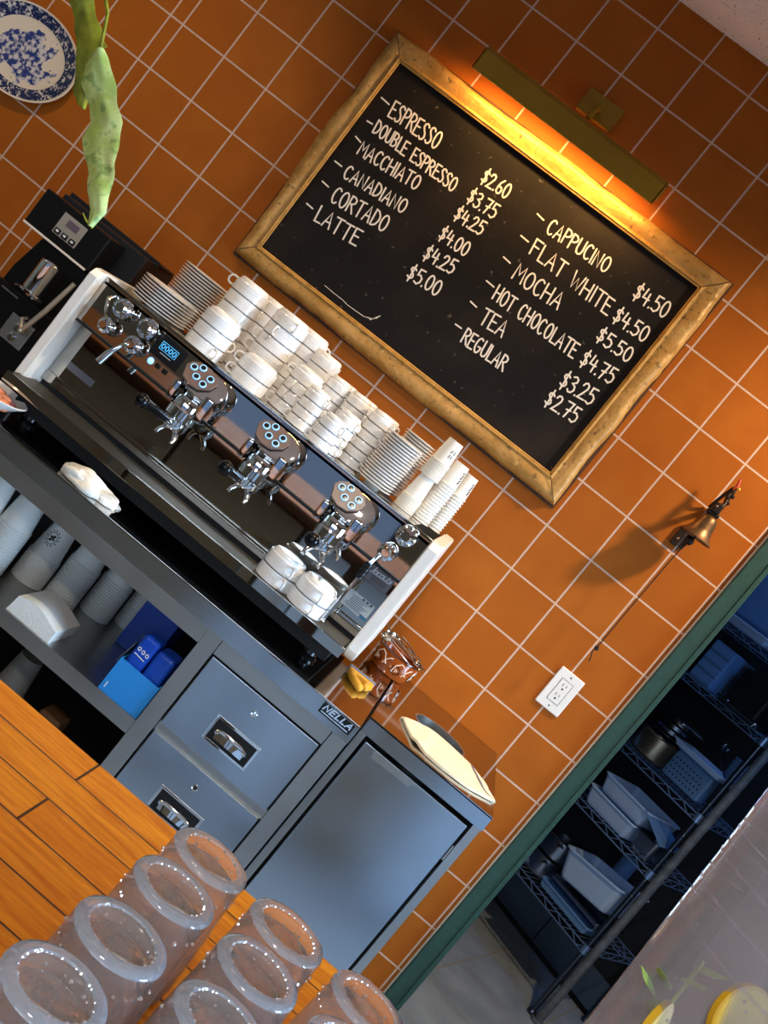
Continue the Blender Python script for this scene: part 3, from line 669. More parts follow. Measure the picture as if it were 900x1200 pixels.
# ---------------------------------------------------------------- paper cups
def paper_proto(name, r0, r1, h, mt, mark=None):
    t = thing(name, 'x', 'paper cup')
    bm = B()
    lathe(bm, [(r0-.0012, .0002), (r0+.0010, 0), (r0+.0028, .0014), (r0+.0018, .0028), (r0-.0004, .0034), (r1+.0002, h-.001), (r1, h), (r1-.0014, h), (r1-.0018, h-.004), (0, h-.0045)], n=32)
    lathe(bm, [(r0-.0012, .0002), (r0-.0016, .003), (r1-.0010, h-.006), (0, h-.006)], n=32)
    obj('cup_body', bm, mt, t, local=True); return t
PE = paper_proto('paper_cup', .0265, .0205, .0655, M_paper)
PU = paper_proto('takeaway_cup', .0405, .0285, .112, M_paperg)
PG = paper_proto('grey_cup', .040, .029, .10, mat('grey_paper_cup', '#7f7c76', .7))  # paper greyed to paint the lower shelf's shade into its colour
def wrap(r0, r1, h, a0):  # map flat lettering on to the cup's cone; angle a0 faces outward
    def fn(x, z, d):
        r = r0 + (r1-r0)*z/h + .0003 + d; a = a0 + x/r; return (r*math.cos(a), r*math.sin(a), z)
    return fn
for x, y, groups, pit, wh in ((1.206, -.300, (9, 11), .0046, 'tall left paper stack on the machine'), (1.251, -.250, (14,), .0088, 'middle paper stack on the machine'), (1.284, -.178, (13,), .0088, 'right paper stack on the machine')):
    z = TZ; tot = sum(groups); i = 0
    for gi, g in enumerate(groups):
        for k in range(g):
            o = place(PE, (x, y, z + k*pit), 0, 'small paper cup, %s, %s' % (ORD[tot-1-i], wh), wh); i += 1
        z += (g-1)*pit + .0656
    bm = B(); f = wrap(.0265, .0205, .0655, math.radians(-68 if 'left' in wh else -40))
    if 'left' in wh:
        write(bm, 'N3', -.001, .034, .011, .034, .008, .0013, f, .0003, 0, .5); write(bm, '30', -.001, .021, .010, .021, .008, .0013, f, .0003, 0, .5)
    else:
        for k in range(5): ribbon(bm, [(.000+.002*(k % 2), .018+.007*k), (.005+.002*(k % 2), .022+.007*k)], .0035, f, .0003)
    mk = obj('printed_mark', bm, M_ink, o, local=True)
# cups on the under-counter shelf
for x, y, n_, pit, wh, ex in ((.545, -.575, 17, .0074, 'second shelf stack from the left', 0), (.612, -.470, 11, .0074, 'shelf stack showing the round crest', 1), (.694, -.430, 16, .0074, 'shelf stack behind the napkins', 0), (.765, -.345, 15, .0074, 'shaded shelf stack right of the napkins', 0), (.836, -.250, 15, .0074, 'shelf stack deepest in shadow', 0), (.530, -.660, 15, .0074, 'nearest shelf stack at the left edge', 0)):
    if wh.startswith('nearest'): x, y = .470, -.600
    for k in range(n_):
        o = place(PU, (x, y, .592 + k*pit), 0, 'white takeaway cup, %s, %s' % (ORD[n_-1-k], wh), wh)
    if ex:
        bm = B(); f = wrap(.0405, .0285, .112, math.radians(-92))
        ribbon(bm, [(.016*.75*math.cos(a*PI/8) , .056+.016*math.sin(a*PI/8)) for a in range(17)], .0016, f, .0003)
        ribbon(bm, [(-.004, .050), (.004, .054), (-.003, .058), (.004, .062)], .006, f, .0003)
        for k in range(12):
            a = k*PI/6; ribbon(bm, [(.0155*math.cos(a), .056+.0195*math.sin(a)), (.017*math.cos(a+.15), .056+.0215*math.sin(a+.15))], .0022, f, .0003)
        o2 = obj('crest', bm, M_ink, o, local=True); o2['label'] = 'black round crest printed on the cup'
for k in range(20):
    place(PG, (.762, -.545, .275 + k*.0058), 0, 'grey takeaway cup, %s, lower shelf stack' % ORD[19-k], 'takeaway cups on the lower shelf')

# ---------------------------------------------------------------- other things under the counter
bm = B(); NL = 9
def nap(a, b):
    return None
n0, n1, ny0, ny1 = .692, .808, -.698, -.56
prof = [(n0 + (n1-n0)*i/12, .634 + .008*math.sin(PI*(i/12)*1.3) - .010*max(0, i/12-.6)) for i in range(13)]
prism(bm, [(n0-.006, .5925), (n1, .5925)] + list(reversed(prof)), ny0, ny1); t = obj('napkin_stack', bm, M_napkin); tag(t, 'stack of folded white paper napkins at the front of the shelf', 'napkins')
t = thing('blue_carton', 'open light blue carton on the shelf beside the steel post', 'box', (1.01, -.6, .592))
bm = B()
box(bm, .957, 1.066, -.700, -.697, .5925, .678); box(bm, .957, 1.066, -.515, -.512, .5925, .678); box(bm, .957, .960, -.697, -.515, .5925, .678); box(bm, 1.063, 1.066, -.697, -.515, .5925, .678); box(bm, .96, 1.063, -.697, -.515, .5925, .595); obj('tray', bm, M_bluebox, t)
bm = B(); write(bm, 'I', .966, .603, .9675, .603, .014, .0022, front(-.7002), .0003); obj('white_mark', bm, M_napkin, t)
for k, (x0, x1, y0, y1, zt_, rr, lb) in enumerate(((.964, 1.008, -.688, -.63, .752, .03, 'shiny blue wrapped packet with white print, left in the blue carton'), (1.012, 1.059, -.688, -.62, .742, -.04, 'dark blue wrapped packet leaning on the right in the blue carton'))):
    p = thing('wrapped_packet', lb, 'packet', ((x0+x1)/2, (y0+y1)/2, .597), 'packets in the blue carton')
    bm = B(); box(bm, x0, x1, y0, y1, .5965, zt_, .010, 3, Matrix.Rotation(rr*.4, 4, 'Y')); obj('wrapper', bm, M_bluewrap, p)
    if k == 0:
        bm = B(); write(bm, '000', x0+.008, .712, x1-.006, .708, .008, .002, front(y0-.0008), .0005, 0, .3); ribbon(bm, [(x0+.008, .702), (x1-.008, .699)], .002, front(y0-.0008), .0005); obj('white_print', bm, M_napkin, p)
bm = B(); sheet(bm, lambda a, b: (.951+.010*b, -.69+.10*a, .662+.055*b), 4, 4, .0015); o = obj('flap', bm, M_badge, t); o['label'] = 'grey torn flap'
t = thing('blue_packet', 'dark blue box with a red dot behind the blue carton', 'box', (.905, -.33, .592))
bm = B(); box(bm, .862, .965, -.40, -.27, .5925, .795, .002); obj('carton', bm, M_bluedk, t)
bm = B(); lathe(bm, [(0, .0006), (.008, .0006), (.008, 0)], M=axisM((.947, -.4004, .645), (0, -1, 0)), n=16); obj('red_dot', bm, M_red, t)
bm = B(); [ribbon(bm, [(xa, .642), (xa, .653)], .0022, front(-.4004), .0003) for xa in (.908, .914, .921, .927, .933)]; obj('pale_print', bm, M_badge, t)
bm = B(); box(bm, .865, .925, -.60, -.53, .2755, .43, .008, 3); t = obj('paper_bag', bm, M_bag); tag(t, 'brown paper bag on the lower shelf near the bar edge', 'bag')

# ---------------------------------------------------------------- things on the worktop
def blob(bm, c, sx, sy, sz, amp, fr, seed, zmin):
    r = bmesh.ops.create_icosphere(bm, subdivisions=5, radius=1)
    for v in r['verts']:
        d = v.co.copy(); nn = noise.fractal(d*fr + Vector((seed, 0, 0)), .9, 2.1, 2)
        rdg = abs(noise.noise(d*fr*1.3 + Vector((0, seed, 5))))
        k = 1 + amp*(nn*.7 + rdg - .4)
        v.co = Vector((c[0] + d.x*sx*k, c[1] + d.y*sy*k, max(zmin, c[2] + d.z*sz*k)))
t = thing('dish_towel', 'crumpled white towel lying at the worktop edge', 'towel', (.66, -.69, ct))
bm = B(); blob(bm, (.645, -.69, .924), .054, .040, .027, .34, .8, 3.3, .9098); blob(bm, (.685, -.668, .920), .050, .034, .019, .34, .9, 8.1, .9098)
sheet(bm, lambda a, b: (.635+.10*a, -.725+.055*b+.05*a, .948 - .034*a*a - .012*(2*b-1)**2 + .004*math.sin(11*b+5*a)), 16, 12, .003); obj('towel_cloth', bm, M_towelw, t)
bm = B(); ball(bm, (.615, -.715, .930), .010, (1.3, .6, .8)); obj('blue_corner', bm, M_bluegrey, t)
t = thing('serving_bowl', 'white bowl of pinkish orange food at the left end of the worktop', 'bowl', (.335, -.675, ct))
bm = B(); lathe(bm, [(0, .004), (.04, .004), (.045, 0), (.05, .004), (.078, .024), (.098, .040), (.099, .042), (.096, .043), (.075, .028), (.045, .010), (0, .009)], (.335, -.675, ct+.0004), 40); obj('bowl', bm, M_porc, t)
bm = B()
for k in range(14):
    a = k*2.4; r = .012*math.sqrt(k); ball(bm, (.335+r*math.cos(a)*1.35, -.675+r*math.sin(a), .945-.0007*k), .018, (1.2, 1, .8), Matrix.Rotation(a, 4, 'Z'), 12)
obj('food', bm, M_pink, t)
bm = B(); ball(bm, (.400, -.672, .938), .014, (1, 1.2, .8)); ball(bm, (.396, -.652, .936), .012); o = obj('dark_piece', bm, M_purple, t); o['label'] = 'dark pink piece'

# decorated bowl with spoons
t = thing('decorated_bowl', 'brown glazed bowl with cream swirls holding teaspoons, by the wall', 'bowl', (1.432, -.098, ct))
bc = (1.432, -.098, ct)
def br(z): return .055 + .009*math.sin(min(1, z/.058)*2.0)
bm = B(); lathe(bm, [(0, .003), (.046, .003), (.048, 0), (.053, .001), (br(.015), .015), (br(.03), .03), (br(.045), .045), (.0650, .058), (.066, .062), (.0635, .063), (.060, .055), (.045, .008), (0, .007)], (bc[0], bc[1], ct+.0003), 40); obj('bowl_body', bm, M_glaze, t)
def onb(a, z, off=.0012): r = br(z)+off; return (bc[0]+r*math.cos(a), bc[1]+r*math.sin(a), ct+z)
bm = B()
for k in range(6):
    a0 = math.radians(-90 + 60*(k-.5))
    tube(bm, [onb(a0-.42, .020), onb(a0-.38, .040), onb(a0-.2, .052), onb(a0, .048), onb(a0+.16, .034), onb(a0+.1, .022)], .0018, 6)
    tube(bm, [onb(a0+.16, .034), onb(a0+.30, .046), onb(a0+.42, .05)], .0016, 6); tube(bm, [onb(a0+.14, .034), onb(a0+.26, .026)], .0022, 6)
for k in range(6):
    a0 = math.radians(-75 + 60*k)
    for q in range(3): ball(bm, onb(a0+.05*math.cos(q*2.1), .028+.003*math.sin(q*2.1), .001), .0022, seg=8)
obj('cream_swirls', bm, M_glaze_w, t)
bm = B()
for k in range(6):
    a0 = math.radians(-75 + 60*k); tube(bm, [onb(a0+.2*math.cos(q*PI/6), .028+.012*math.sin(q*PI/6), .0006) for q in range(12)], .0016, 6, True)
lathe(bm, [(.0645, -.002), (.0672, 0), (.0665, .003), (.063, .0035)], (bc[0], bc[1], ct+.060), 40); obj('dark_rings', bm, M_glaze_d, t)
def spoon(p, yaw, pitch, roll, label, L=.125):
    o = thing('teaspoon', label, 'spoon', p, 'teaspoons in the glazed bowl'); o.rotation_euler = (roll, pitch, yaw)
    bm = B(); tube(bm, [(-.02, 0, 0), (.01, 0, .002), (L*.5, 0, .004), (L*.8, 0, .001)], [.0014, .0017, .0024, .0030], 8); obj('stem', bm, M_spoon, o, local=True)
    bm = B(); sheet(bm, lambda a, b: (-.045+.034*a, (.0105*math.sin(PI*min(1, max(.03, a*.94+.04)))**.6)*(2*b-1), -.006*math.sin(PI*a)*(1-(2*b-1)**2)), 10, 8, .001); obj('spoon_bowl', bm, M_spoon, o, local=True)
spoon((1.400, -.085, .972), math.radians(165), math.radians(-33), .3, 'steel teaspoon standing up steepest at the left of the glazed bowl', .075)
spoon((1.462, -.115, .979), math.radians(180), math.radians(-8), 0, 'steel teaspoon lying frontmost across the glazed bowl', .1)
spoon((1.455, -.07, .982), math.radians(186), math.radians(-12), .4, 'steel teaspoon lying backmost in the glazed bowl', .1)
for k, (x, y, z, a, p_) in enumerate(((1.445, -.095, .984, 174, -6), (1.470, -.09, .988, 170, -14), (1.430, -.11, .978, 190, -10), (1.405, -.10, .986, 10, 12), (1.420, -.075, .990, 20, 8), (1.40, -.12, .979, -8, 10))):
    spoon((x, y, z), math.radians(a), math.radians(p_), .2*k, 'steel teaspoon among the jumbled middle spoons in the glazed bowl', .085)

# yellow brush
t = thing('counter_brush', 'small yellow brush with a blue strip lying before the glazed bowl', 'brush', (1.39, -.43, ct))
Mb = Matrix.Translation((1.39, -.428, ct)) @ Matrix.Rotation(math.radians(4), 4, 'Z')
def tr(bm): bmesh.ops.transform(bm, matrix=Mb, verts=bm.verts[:]); return bm
bm = B(); box(bm, -.036, .036, -.006, .010, .001, .020, .004, 3); tube(bm, [(-.022, 0, .011), (-.024, -.022, .011), (-.018, -.040, .011), (-.002, -.062, .010), (.006, -.074, .010)], [.010, .0095, .010, .0105, .009], 14); tube(bm, [(.024, 0, .011), (.026, -.018, .011), (.020, -.036, .0105)], [.010, .0105, .0095], 14)
ball(bm, (.006, -.075, .010), .0095); ball(bm, (.020, -.037, .0105), .0097); obj('handle', tr(bm), M_yellow, t)
bm = B(); box(bm, -.038, .038, .010, .015, .0015, .023, .001); o = obj('ferrule', tr(bm), M_bluegrey, t); o['label'] = 'blue grey strip'
bm = B()
for i in range(30):
    for j in range(5):
        x = -.036+.0025*i; z = .004+.004*j; cyl(bm, (x, .014, z), (x+random.uniform(-.003, .003), .034+random.uniform(-.003, .003), z+random.uniform(-.002, .003)), .0011, .0007, 5)
o = obj('bristles', tr(bm), M_bristle, t); o['kind'] = 'stuff'

# towel over the chute
t = thing('bar_towel', 'cream bar towel with a grey stripe folded over the round chute', 'towel', (1.66, -.46, ct))
c00, c10, c11, c01 = Vector((1.522, -.425)), Vector((1.585, -.575)), Vector((1.805, -.545)), Vector((1.655, -.31))
cA, cB, cC, cD = Vector((1.527, -.425, 0)), Vector((1.690, -.20, 0)), Vector((1.802, -.485, 0)), Vector((1.606, -.69, 0))
def tow(lift):
    def fn(a, b):
        p = (cA*(1-a)+cC*a) ; up = (cA*(1-a)**2 + cB*2*a*(1-a)*1.0 + cC*a*a); dn = (cA*(1-a)**2 + cD*2*a*(1-a) + cC*a*a)
        wob = .006*noise.noise(Vector((a*6, b*3, lift*40)))
        q = up*(1-b) + dn*b
        up2 = Vector((0, .010*math.sin(9*a+lift*100)*(1-b), 0)) + Vector((0, -.009*math.sin(8*a)*b, 0))
        z = ct + .0008 + lift + .003*abs(noise.noise(Vector((a*5, b*4, 3+lift*60)))) + (.004*math.exp(-((a-.28)/.05)**2)*b)
        return Vector((q.x+wob, q.y+up2.y, z))
    return fn
bm = B(); sheet(bm, tow(0), 48, 20, .0062); obj('towel_cloth', bm, M_towel, t, ang=1.2)
bm = B(); f2 = tow(.0070); sheet(bm, lambda a, b: f2(.70+.26*b+.035*a, .03+.62*b), 4, 24, .0008); o = obj('stripe', bm, M_stripe, t); o['label'] = 'grey blue woven stripe'

# ---------------------------------------------------------------- coffee grinder
g = thing('coffee_grinder', 'black coffee grinder with a silver display left of the espresso machine', 'grinder', (.16, -.33, ct))
bm = B(); box(bm, -.04, .285, -.36, -.08, ct, 1.05, .01); prism(bm, [(.035, 1.0), (.262, 1.0), (.262, 1.13), (.235, 1.25), (.06, 1.25), (.04, 1.15)], -.33, -.09); box(bm, .06, .262, -.402, -.33, ct, 1.115, .006); obj('housing', bm, M_black, g)
bm = B(); box(bm, .02, .300, -.30, -.08, 1.25, 1.374, .004); box(bm, .0, .305, -.235, -.225, 1.366, 1.385, .002); box(bm, .0, .305, -.235, -.10, 1.374, 1.380, .002); ball(bm, (.165, -.30, 1.355), .007); obj('hopper_base', bm, M_blackm, g)
bm = B(); box(bm, .030, .238, -.405, -.28, 1.262, 1.362, .004); hd = obj('control_head', bm, M_black, g)
bm = B(); box(bm, .030, .232, -.409, -.402, 1.258, 1.2635, .0015); obj('white_strip', bm, M_white_en, g)
bm = B(); box(bm, .104, .177, -.4065, -.404, 1.284, 1.343, .001); dd = obj('display_plate', bm, mat('silver_display_plate', '#a39c8e', .4, .15), hd)
bm = B(); box(bm, .125, .160, -.4075, -.4062, 1.316, 1.334, .0005); obj('screen', bm, mat('screen_mauve', '#6a5a66', .3), hd)
for x in (.117, .140, .164):
    bm = B(); box(bm, x-.0085, x+.0085, -.4085, -.4062, 1.2865, 1.300, .001); bx = obj('key', bm, M_black, hd)
    bm = B(); box(bm, x-.004, x+.004, -.4095, -.4084, 1.291, 1.2965, .0005); obj('key_mark', bm, M_plastic_w, hd)  # white chip painting a glint on the black key
bm = B(); lathe(bm, [(0, 0), (.022, 0), (.0245, .004), (.0245, .084), (.023, .086), (.021, .084), (.02, .07), (0, .07)], (.166, -.43, 1.138), 28); obj('dosing_cup', bm, M_chrome, g)
bm = B()
for s in (-1, 1): tube(bm, [(.166+s*.012, -.40, 1.132), (.166+s*.034, -.43, 1.132), (.166+s*.030, -.465, 1.132)], .004, 8)
cyl(bm, (.166, -.43, 1.132), (.166, -.43, 1.138), .030); cyl(bm, (.150, -.40, 1.12), (.166, -.43, 1.133), .008); obj('holder_fork', bm, M_chrome, g)
bm = B(); tube(bm, [(.185, -.40, 1.075), (.190, -.43, 1.072), (.208, -.442, 1.052), (.212, -.442, 1.05)], .005, 10); tube(bm, [(.214, -.445, 1.052), (.2335, -.445, 1.128), (.250, -.445, 1.222)], [.0062, .0068, .0058], 12); ball(bm, (.212, -.444, 1.05), .0085); obj('lever', bm, mat('lever_steel', '#d8cdbb', .3, .8), g)
bm = B(); box(bm, .150, .222, -.407, -.401, 1.0, 1.068, .002); fp = obj('face_plate', bm, M_steel, g)
for z in (1.018, 1.046):
    bm = B(); lathe(bm, [(0, .010), (.005, .010), (.006, .004), (.012, .003), (.013, 0), (0, 0)], M=axisM((.186, -.407, z), (0, -1, 0)), n=18); obj('screw', bm, M_chrome, fp)
bm = B()
for k in range(6): ribbon(bm, [(.085+.009*k, 1.100), (.091+.009*k, 1.100)], .004, front(-.4022), .0003)
obj('pale_lettering', bm, M_badge, g)
bm = B()
for k in range(3): ribbon(bm, [(.080, 1.062-.010*k), (.1+.006*(k % 2), 1.062-.010*k)], .0025, front(-.4022), .0003)
obj('pale_marks', bm, M_badge, g)

# ---------------------------------------------------------------- chalkboard
cb = thing('chalkboard_menu', 'framed chalkboard drinks menu with a worn gilt frame on the tiled wall', 'chalkboard', (.93, -.02, 1.53))
bm = B(); box(bm, .405, 1.45, -.020, -.004, 1.575, 2.23); obj('board', bm, M_slateboard, cb)
oc = [(.357, 2.276), (1.494, 2.285), (1.500, 1.534), (.370, 1.533)]; ic = [(.417, 2.213), (1.433, 2.221), (1.438, 1.596), (.424, 1.586)]
for k in range(4):
    a, b2 = Vector(oc[k]), Vector(oc[(k+1) % 4]); c, d2 = Vector(ic[k]), Vector(ic[(k+1) % 4]); N = 70; prof = [(0, .003), (.03, .022), (.16, .033), (.38, .037), (.6, .034), (.8, .031), (.86, .036), (.93, .036), (.97, .031), (1, .030), (1, .012), (0, .002)]
    bm = B(); rs = []
    for i in range(N+1):
        s = i/N; o_, n_ = a.lerp(b2, s), c.lerp(d2, s); ed = min(1, min(s, 1-s)*8); wv = .012*noise.noise(Vector((s*5+k*7, 1.3, 0)))*ed + .003*noise.noise(Vector((s*28+k*7, 4, 0)))*ed
        ring = []
        for q, h in prof:
            p = o_.lerp(n_, q); outw = (o_-n_).normalized(); p = p + outw*wv*(1-q)**1.2
            hh = h + (.004*noise.noise(Vector((s*9+k*3, q*3, 2))) if .1 < q < .7 else 0)
            ring.append(bm.verts.new((p.x, -hh, p.y)))
        rs.append(ring)
    rings(bm, rs); obj('frame_rail', bm, M_gilt, cb, ang=.9)
    bm = B(); tube(bm, [(ic[k][0], -.0305, ic[k][1]), (ic[(k+1) % 4][0], -.0305, ic[(k+1) % 4][1])], .0028, 8); tube(bm, [(ic[k][0]*.91+oc[k][0]*.09, -.0345, ic[k][1]*.91+oc[k][1]*.09), (ic[(k+1) % 4][0]*.91+oc[(k+1) % 4][0]*.09, -.0345, ic[(k+1) % 4][1]*.91+oc[(k+1) % 4][1]*.09)], .0022, 8); obj('inner_bead', bm, M_giltline, cb)
bm = B()
for k in range(4):
    a, c = oc[k], ic[k]; ribbon(bm, [(a[0]*.9+c[0]*.1, a[1]*.9+c[1]*.1), (a[0]*.1+c[0]*.9, a[1]*.1+c[1]*.9)], .0018, front(-.0372), .0012)
obj('mitre_lines', bm, M_darkwood, cb)
bm = B(); prism(bm, [(.352, 2.281), (1.499, 2.290), (1.504, 1.526), (.364, 1.525)], -.0035, -.001); obj('frame_back', bm, M_darkwood, cb)
TX = [('ESPRESSO', 0.480, 2.081, 0.642, 2.087, 0.046), ('DOUBLE ESPRESSO', 0.474, 2.021, 0.751, 2.026, 0.037), ('MACCHIATO', 0.476, 1.949, 0.668, 1.969, 0.038), ('CANADIANO', 0.485, 1.876, 0.679, 1.897, 0.037), ('CORTADO', 0.498, 1.804, 0.669, 1.826, 0.044), ('LATTE', 0.495, 1.734, 0.631, 1.749, 0.044),
 ('$2.60', 0.794, 2.092, 0.878, 2.098, 0.039), ('$3.75', 0.797, 2.029, 0.885, 2.035, 0.040), ('$4.25', 0.798, 1.970, 0.885, 1.980, 0.038), ('$4.00', 0.799, 1.903, 0.888, 1.910, 0.038), ('$4.25', 0.799, 1.836, 0.889, 1.849, 0.040), ('$5.00', 0.797, 1.768, 0.894, 1.780, 0.041),
 ('CAPPUCINO', 1.020, 2.094, 1.214, 2.103, 0.040), ('FLAT WHITE', 1.020, 2.022, 1.288, 2.018, 0.044), ('MOCHA', 1.025, 1.941, 1.175, 1.949, 0.045), ('HOT CHOCOLATE', 1.018, 1.866, 1.289, 1.873, 0.041), ('TEA', 1.030, 1.794, 1.104, 1.801, 0.045), ('REGULAR', 1.024, 1.723, 1.163, 1.732, 0.041),
 ('$4.50', 1.311, 2.096, 1.412, 2.103, 0.043), ('$4.50', 1.308, 2.017, 1.410, 2.021, 0.041), ('$5.50', 1.306, 1.950, 1.411, 1.953, 0.039), ('$4.75', 1.313, 1.871, 1.412, 1.880, 0.043), ('$3.25', 1.307, 1.793, 1.406, 1.805, 0.045), ('$2.75', 1.306, 1.731, 1.403, 1.739, 0.043)]
DS = [(0.435, 2.109, 0.463, 2.107), (0.443, 2.036, 0.460, 2.038), (0.444, 1.984, 0.465, 1.980), (0.440, 1.897, 0.464, 1.897), (0.447, 1.833, 0.470, 1.831), (0.450, 1.759, 0.472, 1.758), (0.971, 2.118, 0.995, 2.115), (0.973, 2.046, 0.999, 2.045), (0.972, 1.973, 0.996, 1.971), (0.976, 1.895, 1.002, 1.894), (0.977, 1.825, 0.999, 1.823), (0.983, 1.752, 1.003, 1.753)]
fb = front(-.0201)
names = [x for x in range(len(TX))]
di = 0
for tx, x0, z0, x1, z1, h in TX:
    pr = tx.startswith('$')
    if not pr:
        q = DS[di]; di += 1; bm = B(); ribbon(bm, [(q[0], q[1]), (q[2], q[3])], .0042, fb, .0006); obj('dash', bm, M_chalk, cb, smooth=False)
    tot = sum(GL[c][0]+.16 for c in tx) - .16; pos = 0
    for wd_ in tx.split(' '):
        ln = sum(GL[c][0]+.16 for c in wd_) - .16; f0, f1 = pos/tot, (pos+ln)/tot; pos += ln + .16 + GL[' '][0] + .16
        bm = B(); write(bm, wd_, x0+(x1-x0)*f0, z0+(z1-z0)*f0, x0+(x1-x0)*f1, z0+(z1-z0)*f1, h, .0047, fb, .0006, -.16, .16, .03)
        o = obj('price' if pr else 'menu_word', bm, M_chalk, cb, smooth=False); o['label'] = 'chalked writing reading ' + wd_
bm = B(); ribbon(bm, [(.631, 1.614), (.665, 1.613), (.694, 1.6135), (.716, 1.611), (.739, 1.612), (.770, 1.614), (.794, 1.622)], .0014, fb, .0005); ribbon(bm, [(.780, 1.618), (.794, 1.624), (.806, 1.643)], .0022, fb, .0005); ribbon(bm, [(.79, 1.618), (.799, 1.630), (.803, 1.634)], .003, fb, .0005); obj('chalk_scratch', bm, M_chalk, cb, smooth=False)

# ---------------------------------------------------------------- picture lamp
t = thing('picture_lamp', 'brass picture lamp bar lighting the top of the chalkboard', 'lamp', (.93, -.02, 2.41))
bm = B(); box(bm, .872, .983, -.022, -.0005, 2.402, 2.468, .003); obj('wall_plate', bm, M_brass, t)
bm = B(); tube(bm, [(.93, -.02, 2.43), (.93, -.06, 2.425), (.93, -.09, 2.40), (.93, -.10, 2.372)], .007, 12); obj('arm', bm, M_brass, t)
bm = B()
y0_, y1_ = -.135, -.05
poly = [(y0_, 2.288), (y0_, 2.345), (-.118, 2.362), (y1_, 2.366), (y1_, 2.362), (-.117, 2.358), (y0_+.004, 2.343), (y0_+.004, 2.288)]
a = [bm.verts.new((.612, y, z)) for y, z in poly]; c = [bm.verts.new((1.202, y, z)) for y, z in poly]; rings(bm, [a, c])
for x in (.612, 1.199):
    prism2 = [(y0_, 2.288), (y0_, 2.345), (-.118, 2.362), (y1_, 2.366), (y1_, 2.33)]
    a = [bm.verts.new((x, y, z)) for y, z in prism2]; c = [bm.verts.new((x+.003, y, z)) for y, z in prism2]; rings(bm, [a, c])
obj('hood', bm, M_brass, t)
bm = B(); cyl(bm, (.63, -.105, 2.335), (1.185, -.105, 2.335), .010, n=14); obj('tube_bulb', bm, mat('warm_tube', '#ffd9a0', .4, emit='#ffb45a', estr=2.5), t)
light('picture_lamp_glow', 'AREA', (.908, -.110, 2.314), 4.6, (1, .56, .16), (.908, -.045, 2.0), shape='RECTANGLE', size=.55, size_y=.03)

# ---------------------------------------------------------------- bell
t = thing('wall_bell', 'small brass hand bell on an ornate iron wall bracket with a pull cord', 'bell', (1.83, -.02, 1.69))
bcx, bcy, bz = 1.832, -.085, 1.697
bm = B(); lathe(bm, [(.046, 0), (.047, .002), (.043, .006), (.034, .016), (.028, .032), (.025, .050), (.022, .062), (.014, .070), (0, .073)], (bcx, bcy, bz), 36); lathe(bm, [(.046, 0), (.041, .004), (.031, .016), (.025, .034), (.021, .056), (0, .066)], (bcx, bcy, bz), 36); obj('bell_cup', bm, M_bell, t)
bm = B(); box(bm, bcx-.006, bcx+.006, -.012, -.001, 1.655, 1.79, .002); tube(bm, [(bcx-.004, -.012, 1.782), (bcx-.004, -.04, 1.786), (bcx, bcy, 1.784), (bcx, bcy, 1.772)], .007, 10); box(bm, bcx-.022, bcx+.014, bcy-.012, bcy+.012, 1.768, 1.780, .004); box(bm, bcx-.016, bcx+.008, bcy-.016, bcy, 1.776, 1.806, .005)
box(bm, bcx-.032, bcx-.012, -.013, -.001, 1.652, 1.712, .002)
tube(bm, [(bcx, bcy, 1.792), (bcx+.006, bcy+.01, 1.815), (bcx+.001, bcy+.02, 1.836), (bcx+.004, bcy+.022, 1.86)], [.0075, .006, .0065, .005], 10)
for k in range(5): ball(bm, (bcx+.004+.006*(k % 2), bcy+.008+.003*k, 1.808+.011*k), .0065, seg=10)
tube(bm, [(bcx-.010, -.01, 1.79), (bcx-.010, -.035, 1.81), (bcx-.004, -.05, 1.845), (bcx, -.055, 1.862)], .0045, 8); obj('bracket', bm, M_iron, t)
bm = B(); tube(bm, [(bcx+.003, bcy+.022, 1.856), (bcx+.004, bcy+.024, 1.872), (bcx-.001, bcy+.026, 1.888), (bcx+.002, bcy+.026, 1.897)], [.0055, .005, .0035, .001], 10); o = obj('red_finial', bm, M_red, t); o['label'] = 'red painted tip'
bm = B(); ball(bm, (bcx+.010, bcy+.016, 1.866), .0045); obj('yellow_bead', bm, M_yel, t)
bm = B()
for p in ((bcx-.010, bcy-.017, 1.793), (bcx-.022, -.014, 1.672)): ball(bm, p, .0042, (1, .6, 1), seg=12)
obj('screw', bm, M_bell, t)
bm = B(); cyl(bm, (bcx, bcy, 1.75), (bcx, bcy, 1.69), .003); ball(bm, (bcx-.006, bcy, 1.682), .013); ball(bm, (bcx-.008, bcy, 1.665), .005); obj('clapper', bm, M_iron, t)
bm = B(); tube(bm, [(bcx-.008, bcy, 1.665), (bcx-.010, bcy+.002, 1.60), (bcx-.011, bcy+.004, 1.45), (bcx-.011, bcy+.005, 1.318)], .0016, 8)
tube(bm, [(bcx-.009, bcy, 1.668), (bcx-.018, bcy, 1.655), (bcx-.016, bcy, 1.640)], .0014, 6); ball(bm, (bcx-.011, bcy+.005, 1.312), .0058, (1, 1, 1.2)); tube(bm, [(bcx-.011, bcy+.005, 1.312), (bcx-.014, bcy+.005, 1.298), (bcx-.008, bcy+.005, 1.284), (bcx-.004, bcy+.005, 1.272)], .0017, 6); tube(bm, [(bcx-.016, bcy+.005, 1.312), (bcx-.004, bcy+.003, 1.309)], .003, 6); obj('pull_cord', bm, M_cord, t)

